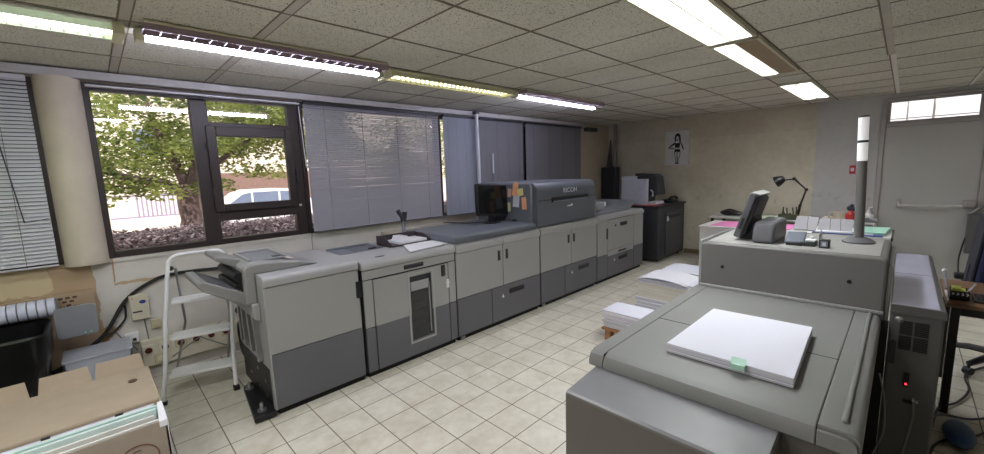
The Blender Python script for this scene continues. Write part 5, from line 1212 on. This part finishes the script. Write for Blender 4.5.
# railing and pale house
fe = thing('street_railing', (1.6, 19, GZ), 'purple-grey metal railing across the street', 'railing')
bars = MB()
for k in range(17): bars.box(1.2 + .14 * k, 1.26 + .14 * k, 21.0, 21.04, .3, 1.15)
build('bars', bars, M['fence'], fe, smooth=False)
build('rails', MB().box(.4, 3.6, 20.98, 21.06, 1.12, 1.2).box(.4, 3.6, 20.98, 21.06, .3, .36), M['fence'], fe)
build('low_wall', MB().box(.4, 3.6, 20.9, 21.14, GZ, .3), M['housewall'], fe)
hs = thing('street_house', (6, 30, GZ), 'pale rendered house across the street', 'house')
build('wall', MB().box(-8, 30, 30, 31, GZ, 7), M['housewall'], hs)
build('lower_wall', MB().box(3.9, 14, 29.5, 30, GZ, 2.1), mat('dull_pink_wall', (128, 106, 100), .9, var=.15), hs)
for k in range(8): build('window', MB().box(-6 + 4 * k, -4.8 + 4 * k, 29.95, 30.02, 3.2, 4.6), M['carglass'], hs)

# ------------------------------------------------------------------ light
w = bpy.data.worlds.new('daylight'); SC.world = w; w.use_nodes = True
nt = w.node_tree; bgn = nt.nodes['Background']
sky = nt.nodes.new('ShaderNodeTexSky'); sky.sky_type = 'HOSEK_WILKIE'; sky.sun_direction = (-.3, -.5, .8); sky.turbidity = 6; sky.ground_albedo = .5
mxn = nt.nodes.new('ShaderNodeMix'); mxn.data_type = 'RGBA'; mxn.inputs[0].default_value = .6
nt.links.new(sky.outputs[0], mxn.inputs[6]); mxn.inputs[7].default_value = (1.0, .97, .96, 1)
nt.links.new(mxn.outputs[2], bgn.inputs['Color']); bgn.inputs['Strength'].default_value = 1.9
sl = bpy.data.lights.new('sun', 'SUN'); sl.energy = 5.0; sl.angle = math.radians(1); sl.color = (1, .93, .84)
so = bpy.data.objects.new('sun', sl); COL.objects.link(so)
so.rotation_euler = Vector((-.25, -.62, .75)).to_track_quat('Z', 'Y').to_euler()
for nm, x0, x1, y, z0, z1 in (('window_portal', .05, 1.6, WY + .12, ZS, ZT), ('window_portal', 1.6, 6.76, WY + .12, ZS, ZT), ('window_portal', -2.5, -.2, WY + .12, ZS, ZT)):
    a = bpy.data.lights.new(nm, 'AREA'); a.shape = 'RECTANGLE'; a.size = x1 - x0; a.size_y = z1 - z0; a.cycles.is_portal = True
    o = bpy.data.objects.new(nm, a); COL.objects.link(o); o.location = ((x0 + x1) / 2, y, (z0 + z1) / 2); o.rotation_euler = (-PI / 2, 0, 0)

# unseen fill lamps added for brightness, standing in for further lamp rows
for nm, x, y, e in (('unseen_fill_lamp', -.3, 1.7, 30), ('unseen_fill_lamp', -1.6, .91, 35), ('unseen_fill_lamp', 5.8, -1.9, 16)):
    a = bpy.data.lights.new(nm, 'AREA'); a.shape = 'RECTANGLE'; a.size = 1.4; a.size_y = .26; a.energy = e; a.color = (.98, .99, 1)
    o = bpy.data.objects.new(nm, a); COL.objects.link(o); o.location = (x, y, CZ - .04)

# ------------------------------------------------------------------ camera
cam = bpy.data.cameras.new('camera'); cam.sensor_width = 36.0; cam.lens = 404.31 * 36.0 / 984.0; cam.clip_start = .02; cam.clip_end = 300
co = bpy.data.objects.new('camera', cam); COL.objects.link(co)
R = [[0.7103104355982313, -0.7030885295479119, -0.03355003276311769], [-0.1195269927897101, -0.07350878543269691, -0.9901059319380218], [0.6936659016233243, 0.7072927103274607, -0.13625211500279696]]
mx4 = Matrix(((R[0][0], -R[1][0], -R[2][0], 0), (R[0][1], -R[1][1], -R[2][1], 0), (R[0][2], -R[1][2], -R[2][2], 1.65), (0, 0, 0, 1)))
co.matrix_world = mx4
SC.camera = co
SC.view_settings.view_transform = 'Standard'
SC.view_settings.look = 'None'
SC.view_settings.exposure = -0.05
SC.cycles.use_denoising = True
SC.cycles.max_bounces = 8
SC.cycles.sample_clamp_indirect = 6.0
